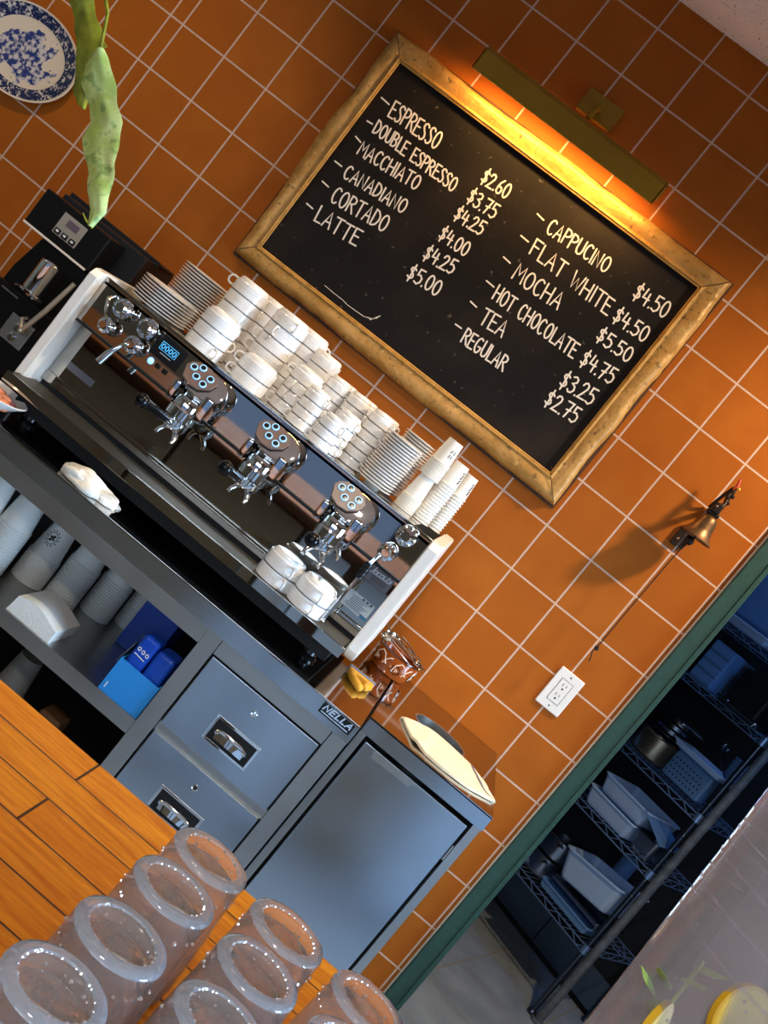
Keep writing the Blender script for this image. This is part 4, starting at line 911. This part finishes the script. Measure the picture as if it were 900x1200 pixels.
# ---------------------------------------------------------------- wall outlet
t = thing('wall_outlet', 'white double socket plate on the tiled wall below the bell', 'outlet', (1.832, 0, 1.152))
bm = B(); box(bm, 1.7935, 1.8705, -.007, -.0005, 1.0915, 1.2125, .003, 3); obj('cover_plate', bm, M_plastic_w, t)
bm = B(); box(bm, 1.8145, 1.8495, -.0082, -.0068, 1.118, 1.186, .001); rc = obj('socket_face', bm, M_plastic_w, t)
bm = B()
for x0, x1, z0, z1 in ((1.8135, 1.8505, 1.1166, 1.1178), (1.8135, 1.8505, 1.1862, 1.1874), (1.8131, 1.8143, 1.117, 1.187), (1.8497, 1.8509, 1.117, 1.187)): box(bm, x0, x1, -.0074, -.0068, z0, z1)
for zc in (1.136, 1.167):
    box(bm, 1.8255, 1.8272, -.0086, -.008, zc+.001, zc+.010); box(bm, 1.8365, 1.8382, -.0086, -.008, zc+.002, zc+.009); lathe(bm, [(0, .0005), (.0028, .0005), (.0028, 0)], M=axisM((1.832, -.0082, zc-.006), (0, -1, 0)), n=12)
obj('slots', bm, M_slot, rc)
for z in (1.104, 1.200):
    bm = B(); lathe(bm, [(0, .001), (.0022, .0008), (.0028, 0)], M=axisM((1.832, -.007, z), (0, -1, 0)), n=12); obj('screw', bm, M_badge, t)

# ---------------------------------------------------------------- wall platter
def platter_material():
    t = NT('blue_transfer_china')
    X = t.f('DIVIDE', t.x, .178); Z = t.f('DIVIDE', t.z, .130); rr = t.f('SQRT', t.f('ADD', t.f('MULTIPLY', X, X), t.f('MULTIPLY', Z, Z)))
    rim = t.f('MULTIPLY', t.f('GREATER_THAN', rr, .72), t.f('LESS_THAN', rr, .955))
    n1 = t.rng(t.noise(55, 5), .40, .54); cream = '#efdcc2'
    rimc = t.mix(n1, '#e3d9d0', '#2a3360'); rimc2 = t.mix(t.rng(t.noise(130, 3), .48, .52), rimc, '#1f2850')
    ex = t.f('DIVIDE', t.f('SUBTRACT', X, .02), .58); ez = t.f('DIVIDE', t.f('ADD', Z, .03), .60)
    inn = t.f('SQRT', t.f('ADD', t.f('MULTIPLY', ex, ex), t.f('MULTIPLY', ez, ez))); wob = t.f('MULTIPLY_ADD', t.noise(22, 5), 1.8, -.9)
    motif = t.f('LESS_THAN', t.f('ADD', inn, wob), .85)
    mot = t.mix(t.rng(t.noise(75, 5), .42, .55), '#dcd2cc', '#2a3a7c')
    c = t.mix(rim, cream, rimc2); c = t.mix(motif, c, mot); t.set('Base Color', c); t.set('Roughness', .12); t.set('Coat Weight', .5)
    return t.m
bm = B(); pr = [(0, .006), (.66, .006), (.72, .009), (.96, .021), (1, .023), (.995, .0255), (.95, .0235), (.72, .0125), (.66, .0095), (0, .0095)]
n = 72; rs = []
for q, h in pr: rs.append([bm.verts.new((.178*max(q, .001)*math.cos(2*PI*k/n), -h, .130*max(q, .001)*math.sin(2*PI*k/n))) for k in range(n)])
rings(bm, rs); o = obj('wall_platter', bm, platter_material(), ang=1.2); o.location = (-.470, 0, 1.604); tag(o, 'oval blue and white patterned china platter hung on the tiled wall', 'plate')

# ---------------------------------------------------------------- hanging plant leaves
def leaf_material():
    t = NT('variegated_leaf')
    c = t.mix(t.rng(t.noise(30, 6), .38, .62), '#9fb653', '#c9d989'); c = t.mix(t.f('MULTIPLY', t.rng(t.noise(60, 6), .52, .64), .75), c, '#5f8a3c'); t.set('Base Color', c); t.set('Roughness', .45); t.set('Subsurface Weight', .15); t.bump(t.noise(70), .25, .002)
    return t.m
M_leaf = leaf_material()
M_leaf2 = mat('olive_leaf', '#8a8f24', .45, vary=.45, vscale=40, bump=.2)
lo_l = [(0.441, 1.622), (0.439, 1.592), (0.452, 1.568), (0.476, 1.547), (0.501, 1.529), (0.507, 1.5), (0.531, 1.476), (0.558, 1.462), (0.572, 1.44), (0.598, 1.42), (0.609, 1.398)]
lo_r = [(0.452, 1.631), (0.468, 1.621), (0.494, 1.599), (0.518, 1.579), (0.541, 1.559), (0.557, 1.537), (0.576, 1.509), (0.59, 1.487), (0.606, 1.46), (0.621, 1.431), (0.618, 1.4)]
up_l = [(0.294, 1.701), (0.314, 1.682), (0.332, 1.661), (0.36, 1.638), (0.381, 1.62), (0.403, 1.593), (0.429, 1.561), (0.446, 1.543), (0.462, 1.538), (0.473, 1.536)]
up_r = [(0.326, 1.724), (0.346, 1.704), (0.366, 1.685), (0.393, 1.663), (0.419, 1.647), (0.436, 1.64), (0.431, 1.631), (0.45, 1.594), (0.467, 1.564), (0.476, 1.538)]
t = thing('trailing_plant', 'yellow green variegated leaves trailing down at the upper left', 'plant', (.30, -1.3, 1.72))
def leaf(L, Rr, y, curl):
    n_ = len(L) - 1
    def fn(a, b):
        i = min(int(a*n_), n_-1); f = a*n_ - i
        l = Vector(L[i]).lerp(Vector(L[i+1]), f); r = Vector(Rr[i]).lerp(Vector(Rr[i+1]), f); c_ = l.lerp(r, .5); k_ = 1 + .05*math.sin(a*23+y*40) + .05*math.sin(a*37); p = c_ + (l.lerp(r, b)-c_)*k_
        return Vector((p.x, y - curl*math.sin(PI*b) + .004*noise.noise(Vector((a*7, b*3, y))) + .012*math.sin(a*5), p.y))
    return fn
bm = B(); sheet(bm, leaf(lo_l, lo_r, -1.32, .006), 40, 10, .0009); o = obj('leaf', bm, M_leaf, t, ang=2); o['label'] = 'pale green lower leaf'
bm = B(); sheet(bm, leaf(up_l, up_r, -1.29, .006), 40, 10, .0009); o = obj('leaf', bm, M_leaf2, t, ang=2); o['label'] = 'olive upper leaf'
bm = B(); tube(bm, [(.611, -1.318, 1.398), (.595, -1.319, 1.402), (.585, -1.32, 1.408)], [.0016, .0018, .001], 6); tube(bm, [(.445, -1.317, 1.628), (.41, -1.30, 1.68), (.33, -1.29, 1.75), (.22, -1.29, 1.86), (.14, -1.3, 2.1), (.12, -1.3, 2.5), (.12, -1.3, 2.788)], .003, 8)
tube(bm, [(.31, -1.285, 1.712), (.28, -1.288, 1.79), (.235, -1.29, 1.85)], .0025, 8); obj('stem', bm, M_leaf2, t)

# ---------------------------------------------------------------- kitchen: wire shelving and what stands on it
SO = Vector((2.69, 1.15, 0)); SA = math.atan2(-.654, .756); SX = Vector((.756, -.654, 0)); SY = Vector((.654, .756, 0))
def sp(x, y, z=0): return SO + SX*x + SY*y + Vector((0, 0, z))
sh = thing('wire_shelving', 'dark wire shelving rack with zigzag edged shelves in the kitchen', 'shelf rack', SO, rz=SA)
LX = -1.15; SD = .44
for x in (0, LX):
    for y in (0, SD):
        bm = B(); cyl(bm, (x, y, .0), (x, y, 1.98), .0125, n=14)
        for k in range(24): lathe(bm, [(.0125, -.002), (.0135, 0), (.0125, .002)], (x, y, .15+.075*k), 14)
        lathe(bm, [(0, 0), (.02, 0), (.02, .012), (.0125, .02)], (x, y, 0), 14); obj('post', bm, M_post, sh, local=True)
SHZ = (.339, .716, .997, 1.372, 1.637)
for z in SHZ:
    bm = B()
    for y in (0, SD):
        for dz in (0, -.026): cyl(bm, (LX, y, z+dz-.003), (0, y, z+dz-.003), .003, n=8)
        nz = 26; pts = [(LX+(-LX)*k/nz, y, z-.003-(.026 if k % 2 else 0)) for k in range(nz+1)]; tube(bm, pts, .0024, 6)
    for x in (LX, 0):
        for dz in (0, -.026): cyl(bm, (x, 0, z+dz-.003), (x, SD, z+dz-.003), .003, n=8)
        tube(bm, [(x, SD*k/10, z-.003-(.026 if k % 2 else 0)) for k in range(11)], .0024, 6)
    for k in range(1, 40): cyl(bm, (LX-LX*k/40, 0, z-.001), (LX-LX*k/40, SD, z-.001), .0016, n=5)
    for y in (.15, .30): cyl(bm, (LX, y, z-.0045), (0, y, z-.0045), .0025, n=6)
    for x in (0, LX):
        for y in (0, SD): lathe(bm, [(.013, -.032), (.017, -.030), (.016, .004), (.013, .006)], (x, y, z), 14)
    obj('wire_shelf', bm, M_shelfsteel, sh, local=True)
def kit(name, label, cat, x, y, z, rz=0, group=None):
    o = thing(name, label, cat, sp(x, y, z), group, SA + math.radians(rz)); return o
def pan_mesh(lx, ly, h, wall=.002, tap=.86, rim=.010, bev=.02, invert=False):
    """open rectangular pan with rolled rim; bottom at z=0"""
    bm = B()
    def rr(sx, sy, r, z):
        out = []
        for cx_, cy_, a0 in ((sx/2-r, sy/2-r, 0), (-sx/2+r, sy/2-r, 90), (-sx/2+r, -sy/2+r, 180), (sx/2-r, -sy/2+r, 270)):
            for k in range(5):
                a = math.radians(a0+k*22.5); out.append(bm.verts.new((cx_+r*math.cos(a), cy_+r*math.sin(a), h-z if invert else z)))
        return out
    P = [(tap-.08, .0), (tap, .012), (1, h), ]
    R_ = [rr(lx*(tap-.06), ly*(tap-.06), bev*.7, 0), rr(lx*tap, ly*tap, bev, .012), rr(lx*.97, ly*.97, bev, h-.006), rr(lx*.97+rim*1.2, ly*.97+rim*1.2, bev+rim/2, h-.006), rr(lx*.97+rim*1.2, ly*.97+rim*1.2, bev+rim/2, h), rr(lx*.97-wall*2, ly*.97-wall*2, bev, h), rr(lx*tap-wall*2, ly*tap-wall*2, bev, .012+wall), rr(lx*(tap-.06)-wall*2, ly*(tap-.06)-wall*2, bev*.7, wall*1.5)]
    rings(bm, R_); return bm
z1, z2, z3, z4, z5 = SHZ[4], SHZ[3], SHZ[2], SHZ[1], SHZ[0]
def solid(o_, bm, m_, nm): return obj(nm, bm, m_, o_, local=True)
# top shelf
o = kit('storage_bin', 'large pale blue bin on the top wire shelf beside the door frame', 'bin', -.40, .17, z1+.001); solid(o, pan_mesh(.30, .28, .035, tap=.95), M_whitepl, 'tray_base')
bm = B(); box(bm, -.125, .125, -.115, .115, .036, .24, .02, 3); solid(o, bm, M_bluepl, 'bin_body')
o = kit('storage_bin', 'blue ribbed bin at the right on the top wire shelf', 'bin', -.13, .18, z1+.001); solid(o, pan_mesh(.24, .30, .13), M_bluepl, 'bin_body')
# second shelf
o = kit('ribbed_crate', 'blue container with ribbed side on the second wire shelf', 'crate', -.37, .12, z2+.001)
bm = B(); box(bm, -.05, .06, -.10, .10, 0, .182, .006)
for k in range(4): box(bm, -.045, .055, -.106, -.099, .010+.043*k, .045+.043*k, .003)
solid(o, bm, M_bluepl, 'crate_body')
o = kit('dark_jug', 'dark container standing between the ribbed crate and the rack post', 'jug', -.2, .16, z2+.001)
bm = B(); box(bm, -.075, .09, -.09, .1, 0, .17, .015, 3); tube(bm, [(-.075, -.1, .02), (-.075, -.108, .05), (-.075, -.108, .13), (-.075, -.1, .16)], .004, 8); solid(o, bm, M_blackm, 'jug_body')
o = kit('sheet_pan', 'thin steel tray at the front edge of the second wire shelf', 'tray', -.14, -.0, z2+.001); solid(o, pan_mesh(.20, .10, .02, tap=.94, bev=.01), M_pan, 'pan')
# third shelf
o = kit('stock_pot', 'rounded steel pot at the left of the third wire shelf', 'pot', -.395, .16, z3+.001)
bm = B(); lathe(bm, [(0, 0), (.06, 0), (.085, .012), (.09, .03), (.09, .10), (.093, .104), (.090, .106), (.086, .10), (.08, .02), (0, .01)], n=40); solid(o, bm, mat('warm_steel', '#b3a58d', .3, .9), 'pot_body')
for k in range(4):
    o = kit('steel_bowl', 'steel bowl nested on the pot of the third wire shelf, %s of four' % ('lowest', 'second', 'third', 'uppermost')[k], 'bowl', -.392+.004*k, .16, z3+.108+.0245*k, 0, 'nested steel bowls')
    bm = B(); lathe(bm, [(0, .0), (.04, 0), (.066, .008), (.074-.004*k, .024), (.071-.004*k, .0245), (.06, .012), (0, .004)], n=32); solid(o, bm, M_pan, 'bowl_body')
o = kit('perforated_pan', 'perforated steel pan tilted on its side on the third wire shelf', 'pan', -.170, .07, z3+.001)
bm = B(); box(bm, -.095, .095, -.012, .06, .012, .128, .012, 3); box(bm, -.10, .108, -.016, .13, .128, .134, .003)
bmesh.ops.rotate(bm, verts=bm.verts[:], cent=(0, 0, 0), matrix=Matrix.Rotation(math.radians(0), 3, 'Y')); solid(o, bm, M_bluepl, 'pan_body')
bm = B()
for i in range(9):
    for j in range(4):
        if i+j > 10: continue
        lathe(bm, [(0, .0008), (.0036, .0008), (.0036, 0)], M=axisM((-.080+.018*i+.006*(j % 2), -.0122, .034+.021*j), (0, -1, 0)), n=10)
solid(o, bm, M_hole, 'perforations')
o = kit('steel_pan', 'deep steel pan resting on the perforated pan', 'pan', -.17, .12, z3+.136); solid(o, pan_mesh(.26, .20, .022, tap=.92), M_whitepl, 'pan_body')
o = kit('ladle', 'steel ladle lying over the pans of the third wire shelf', 'ladle', -.28, .10, z3+.212)
bm = B(); tube(bm, [(-.04, .0, .0), (.02, 0, .004), (.05, 0, .0)], [.006, .009, .004], 10); ball(bm, (-.055, 0, -.004), .016, (1, 1, .6)); solid(o, bm, M_chrome, 'ladle_body')
o = kit('whisk', 'thin wire whisk standing by the blue cup near the rack post', 'whisk', -.10, .10, z3+.160)
bm = B(); tube(bm, [(.06, -.06, .002), (.0, -.04, .035), (-.04, .0, .062), (-.055, .01, .085)], .0028, 8); ball(bm, (-.055, .01, .092), .011); ball(bm, (-.035, .012, .084), .008); solid(o, bm, M_pan, 'whisk_body')
o = kit('blue_cup', 'shiny blue steel cup beside the rack post on the third wire shelf', 'cup', -.045, .10, z3+.1605)
bm = B(); lathe(bm, [(0, 0), (.030, 0), (.036, .006), (.038, .087), (.040, .090), (.036, .090), (.034, .01), (0, .008)], n=32)
for z in (.05, .07): lathe(bm, [(.0375, z-.004), (.0405, z), (.0375, z+.004)], n=32)
solid(o, bm, M_bluepl, 'cup_body')
# fourth shelf
for k, (x, y, zz, lb) in enumerate(((-.30, .15, 0, 'lower of two pale plastic tubs on the fourth wire shelf'), (-.285, .16, .075, 'upper of two pale plastic tubs on the fourth wire shelf'))):
    o = kit('plastic_tub', lb, 'tub', x, y, z4+.001+zz); solid(o, pan_mesh(.26, .30, .074, tap=.88), M_whitepl, 'tub_body')
o = kit('steel_pan', 'small steel pan right of the pale tubs on the fourth wire shelf', 'pan', -.105, .10, z4+.001); solid(o, pan_mesh(.12, .18, .085, tap=.8), M_pan, 'pan_body')
bm = B(); sheet(bm, lambda a, b: (-.06+.135*a, -.10+.2*b, .090+.060*(1-a)), 6, 6, .003); o = kit('pan_lid', 'flat blue lid sloping over the small steel pan', 'lid', -.115, .10, z4+.001); solid(o, bm, M_bluepl, 'lid_plate')
# lowest shelf
for k, (x, y, zz, lb) in enumerate(((-.43, .14, .0, 'lower steel saucepan beside the door frame on the lowest shelf'), (-.42, .14, .092, 'upper steel saucepan beside the door frame on the lowest shelf'))):
    o = kit('saucepan', lb, 'pan', x, y, z5+.001+zz)
    bm = B(); lathe(bm, [(0, 0), (.07, 0), (.08, .008), (.082, .086), (.085, .089), (.08, .089), (.077, .012), (0, .006)], n=36); solid(o, bm, M_pan, 'pan_body')
    bm = B(); tube(bm, [(.045, -.066, .07), (.055, -.10, .08), (.065, -.145, .085)], .006, 8); solid(o, bm, M_chrome, 'handle')
for k, (x, dy, a, lb) in enumerate(((-.155, .03, 6, 'front of two steel sheet pans lying under the white tub'), (-.145, .05, 14, 'rear raised steel sheet pan under the white tub'))):
    o = kit('sheet_pan', lb, 'tray', x-.03, dy, z5+.012+.034*k, 0); o.rotation_euler = (0, math.radians(0), SA)
    bm = pan_mesh(.285, .11 if k == 0 else .22, .034, tap=.96, bev=.008); bmesh.ops.translate(bm, vec=(0, .03+.06*k, 0), verts=bm.verts[:]); solid(o, bm, M_bluepl if k == 0 else M_pan, 'pan_body')
o = kit('plastic_tub', 'large white plastic tub tilted over the sheet pans on the lowest shelf', 'tub', -.185, .16, z5+.101); o.rotation_euler = (0, math.radians(-7), SA); solid(o, pan_mesh(.30, .26, .118, tap=.84, rim=.016, bev=.03), M_whitepl, 'tub_body')
o = kit('steel_can', 'small shiny blue steel can behind the white tub', 'can', -.265, .385, z5+.001)
bm = B(); lathe(bm, [(0, 0), (.036, 0), (.038, .003), (.038, .275), (.040, .278), (.037, .280), (.035, .01), (0, .006)], n=32)
for z in (.22, .25): lathe(bm, [(.038, z-.003), (.0395, z), (.038, z+.003)], n=32)
solid(o, bm, M_bluepl, 'can_body')
# metal plinth behind the rack, pole in front of it
bm = B(); q = B()
for a, b_ in ((-1.0, -.412), (-.405, .06)):
    P = [sp(a, .47), sp(b_, .47), sp(b_, .485), sp(a, .485)]
    lo_ = [bm.verts.new((p.x, p.y, .03)) for p in P]; hi_ = [bm.verts.new((p.x, p.y, .17)) for p in P]; rings(bm, [lo_, hi_])
struct('baseboard_kitchen', bm, mat('plinth_steel', '#5f7388', .4, .7))
P = [sp(-1.3, .49), sp(.9, .49), sp(.9, .53), sp(-1.3, .53)]
bm = B(); lo_ = [bm.verts.new((p.x, p.y, 0)) for p in P]; hi_ = [bm.verts.new((p.x, p.y, 2.789)) for p in P]; rings(bm, [lo_, hi_]); struct('wall_kitchen_rack', bm, M_dkwall)
t = thing('grey_pole', 'grey speckled upright pole just right of the rack post', 'pole', (2.716, 1.115, 0))
bm = B(); cyl(bm, (2.716, 1.115, .012), (2.716, 1.115, 2.789), .018, n=20); obj('shaft', bm, M_polegrey, t)
bm = B(); lathe(bm, [(0, 0), (.03, 0), (.03, .008), (.019, .014)], (2.716, 1.115, 0), 24); obj('base_flange', bm, M_polegrey, t)

# ---------------------------------------------------------------- bar in front, glasses, drink dispenser
BZ = .98
t = thing('bar_counter', 'orange-brown plank bar top in the foreground', 'bar', (1.2, -2.3, 0))
bm = B(); box(bm, -.9, 2.6, -2.72, -1.858, BZ-.035, BZ, .002); obj('plank_top', bm, M_plank, t)
bpy.data.objects['plank_top'].data.transform(Matrix.Translation((1.2, -2.3, 0))); bpy.data.objects['plank_top'].location = (-1.2, 2.3, 0)
bm = B(); box(bm, -.88, 2.58, -2.62, -1.97, 0, BZ-.035); obj('bar_body', bm, M_darkwood, t)
M_reflect_blue = mat('pale_blue_fridge_door', '#cde2f6', .4); M_reflect_warm = mat('warm_cupboard_door', '#84755c', .5)  # unseen bar-back panels added to colour the reflections in the steel fronts
for x0, x1, mt in ((-.86, .30, M_reflect_warm), (.32, .88, M_reflect_warm), (.90, 1.10, M_reflect_blue), (1.17, 1.42, M_reflect_blue), (1.44, 1.82, M_reflect_warm), (1.84, 2.56, M_reflect_blue)):
    bm = B(); box(bm, x0, x1, -1.97, -1.95, .08, BZ-.06, .004); dd = obj('cupboard_door', bm, mt, t)
    bm = B(); cyl(bm, (x1-.05, -1.935, .62), (x1-.05, -1.935, .80), .006, n=12)
    for z in (.63, .79): cyl(bm, (x1-.05, -1.951, z), (x1-.05, -1.935, z), .005, n=10)
    obj('handle', bm, M_chrome, dd)
M_glass = mat('clear_plastic_glass', '#fdfdff', .02, trans=.90, ior=1.12, bump=.35, bscale=60, coat=1)
M_glint = mat('sparkling_glass_beads', '#ffffff', .08, .85)  # silvery metal beads added to imitate sparkle highlights in the glass
M_gring = mat('frosted_glass_base', '#dcebfd', .08, trans=.72, ior=1.1, bump=.25, bscale=90, coat=1)  # pale blue puts the sky's reflection into the ring's colour
gt = thing('tumbler', 'x', 'glass')
bm = B(); H = .12
lathe(bm, [(.0405, .0), (.0412, .0015), (.0400, .03), (.0375, .075), (.0364, .098), (.0361, .108), (.0358, .1155), (.0346, .1192), (.027, .120), (.0255, .1175), (.012, .116), (0, .1158)], n=48)
lathe(bm, [(.0405, .0), (.0390, .0008), (.0376, .03), (.0352, .075), (.0338, .094), (.031, .1015), (.022, .1045), (0, .105)], n=48)
ob = obj('glass_body', bm, M_glass, gt, local=True, ang=1)
bm = B(); lathe(bm, [(.0361, .1165), (.0349, .1197), (.0310, .1206), (.0268, .1206), (.0258, .1190)], n=48); o = obj('base_ring', bm, M_gring, gt, local=True, ang=1); o['label'] = 'frosted pale ring around the base'
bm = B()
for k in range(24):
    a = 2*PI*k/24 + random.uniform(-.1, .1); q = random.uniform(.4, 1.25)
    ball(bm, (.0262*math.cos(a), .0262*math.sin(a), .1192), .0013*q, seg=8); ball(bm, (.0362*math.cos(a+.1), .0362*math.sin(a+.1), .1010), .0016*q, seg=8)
obj('beaded_rings', bm, M_glint, gt, local=True, wn=False)
bm = B()
for k in range(14):
    a = 2*PI*k/14; tube(bm, [((.0408-.0046*v)*math.cos(a+.12*v), (.0408-.0046*v)*math.sin(a+.12*v), .008+.086*v) for v in (0, .33, .66, 1)], [.0006, .0012, .0012, .0006], 6)
obj('moulded_ribs', bm, M_glass, gt, local=True, wn=False)
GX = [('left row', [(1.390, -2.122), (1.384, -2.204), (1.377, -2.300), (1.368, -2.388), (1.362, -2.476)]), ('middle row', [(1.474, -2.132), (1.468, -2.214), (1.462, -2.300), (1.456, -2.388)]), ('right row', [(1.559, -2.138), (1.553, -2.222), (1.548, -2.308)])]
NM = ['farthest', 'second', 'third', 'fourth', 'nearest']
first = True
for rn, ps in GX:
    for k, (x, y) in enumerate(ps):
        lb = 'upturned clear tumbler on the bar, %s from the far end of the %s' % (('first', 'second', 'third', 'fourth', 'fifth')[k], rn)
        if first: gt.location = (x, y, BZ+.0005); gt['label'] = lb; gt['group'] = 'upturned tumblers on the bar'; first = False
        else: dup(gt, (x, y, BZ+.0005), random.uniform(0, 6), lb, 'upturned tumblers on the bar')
d = thing('drink_dispenser', 'tall clear plastic drink dispenser of fruit water at the right front', 'dispenser', (1.868, -2.02, BZ))
M_plas = mat('clear_dispenser_plastic', '#f0ecf3', .05, trans=.82, ior=1.05, coat=.3, bump=.08, bscale=30)
M_water = mat('fruit_water', '#eef0d8', .02, trans=1, ior=1.015, spec=.1)
DC = (1.868, -2.02, BZ)
bm = B(); lathe(bm, [(0, .001), (.112, .001), (.118, .006), (.1215, .05), (.128, .20), (.1345, .35), (.139, .445), (.141, .447), (.141, .455), (.136, .455)], DC, 64)
lathe(bm, [(.136, .455), (.1355, .44), (.131, .35), (.1245, .20), (.118, .05), (.112, .012), (0, .010)], DC, 64); obj('jar', bm, M_plas, d)
bm = B()
for z in (.40, .375, .345, .315): lathe(bm, [(.1345-.048*(.35-z)-.0006, z-.0015) if False else (.1345+.047*(z-.35)-.0008, z-.0016), (.1345+.047*(z-.35)+.0006, z), (.1345+.047*(z-.35)-.0008, z+.0016)], DC, 64)
obj('moulded_rings', bm, M_plas, d)
bm = B(); lathe(bm, [(0, .0125), (.108, .0135), (.1142, .05), (.1207, .20), (.1300, .42), (0, .42)], DC, 64); obj('fruit_water', bm, M_water, d)
bm = B(); lathe(bm, [(.134, .456), (.139, .456), (.139, .478), (.12, .486), (0, .488)], DC, 64); lathe(bm, [(.02, .487), (.022, .50), (.016, .51), (0, .512)], DC, 24); obj('lid', bm, M_plas, d)
M_lemon = mat('lemon_flesh', '#e3c343', .4, vary=.15, vscale=40); M_rind = mat('lemon_rind', '#d9ab1d', .4); M_herb = mat('green_herb', '#8fae55', .5, vary=.3, vscale=60)
for k, (ax_, ay_, az, aa, tilt, lb) in enumerate(((-.070, -.082, .290, 22, 75, 'upper lemon slice near the front of the dispenser'), (-.102, -.048, .225, 55, 78, 'lemon slice nearest the left side of the dispenser'), (-.045, -.088, .240, 10, 70, 'lower lemon slice near the front of the dispenser'), (.02, -.095, .285, -12, 70, 'lemon slice at the right inside the dispenser'))):
    s = thing('lemon_slice', lb, 'lemon slice', (DC[0]+ax_, DC[1]+ay_, BZ+az), 'lemon slices in the dispenser'); s.rotation_euler = (math.radians(tilt), 0, math.radians(aa))
    bm = B(); lathe(bm, [(0, -.003), (.030, -.003), (.030, .003), (0, .003)], n=32); obj('flesh', bm, M_lemon, s, local=True)
    bm = B(); lathe(bm, [(.030, -.003), (.033, -.003), (.033, .003), (.030, .003), (.030, -.003)], n=32); obj('rind', bm, M_rind, s, local=True)
s = thing('mint_sprig', 'green herb sprig inside the dispenser near its left side', 'herb', (DC[0]-.108, DC[1]-.020, BZ+.20))
bm = B(); tube(bm, [(0, 0, 0), (.01, -.01, .05), (.005, -.015, .10)], .0018, 6); obj('stem', bm, M_herb, s, local=True)
for k in range(6):
    bm = B(); a = k*1.3; sheet(bm, lambda u, v: ((.004+.03*u)*math.cos(a) - (v-.5)*.022*math.sin(PI*min(.97, u+.03))*math.sin(a), (.004+.03*u)*math.sin(a)*.5 - .012 + (v-.5)*.022*math.sin(PI*min(.97, u+.03))*math.cos(a)*.5, .02+.014*k + .012*u), 8, 4, .0006); obj('leaf', bm, M_herb, s, local=True)
bm = B()
for k in range(150):
    a = random.uniform(PI*.95, PI*1.75); z = random.uniform(.10, .33); r = .1142+.0434*(z-.05)-.0025; ball(bm, (DC[0]+r*math.cos(a), DC[1]+r*math.sin(a), BZ+z), random.uniform(.0008, .0020), seg=6)
o = obj('bubbles', bm, M_plas, d); o['kind'] = 'stuff'
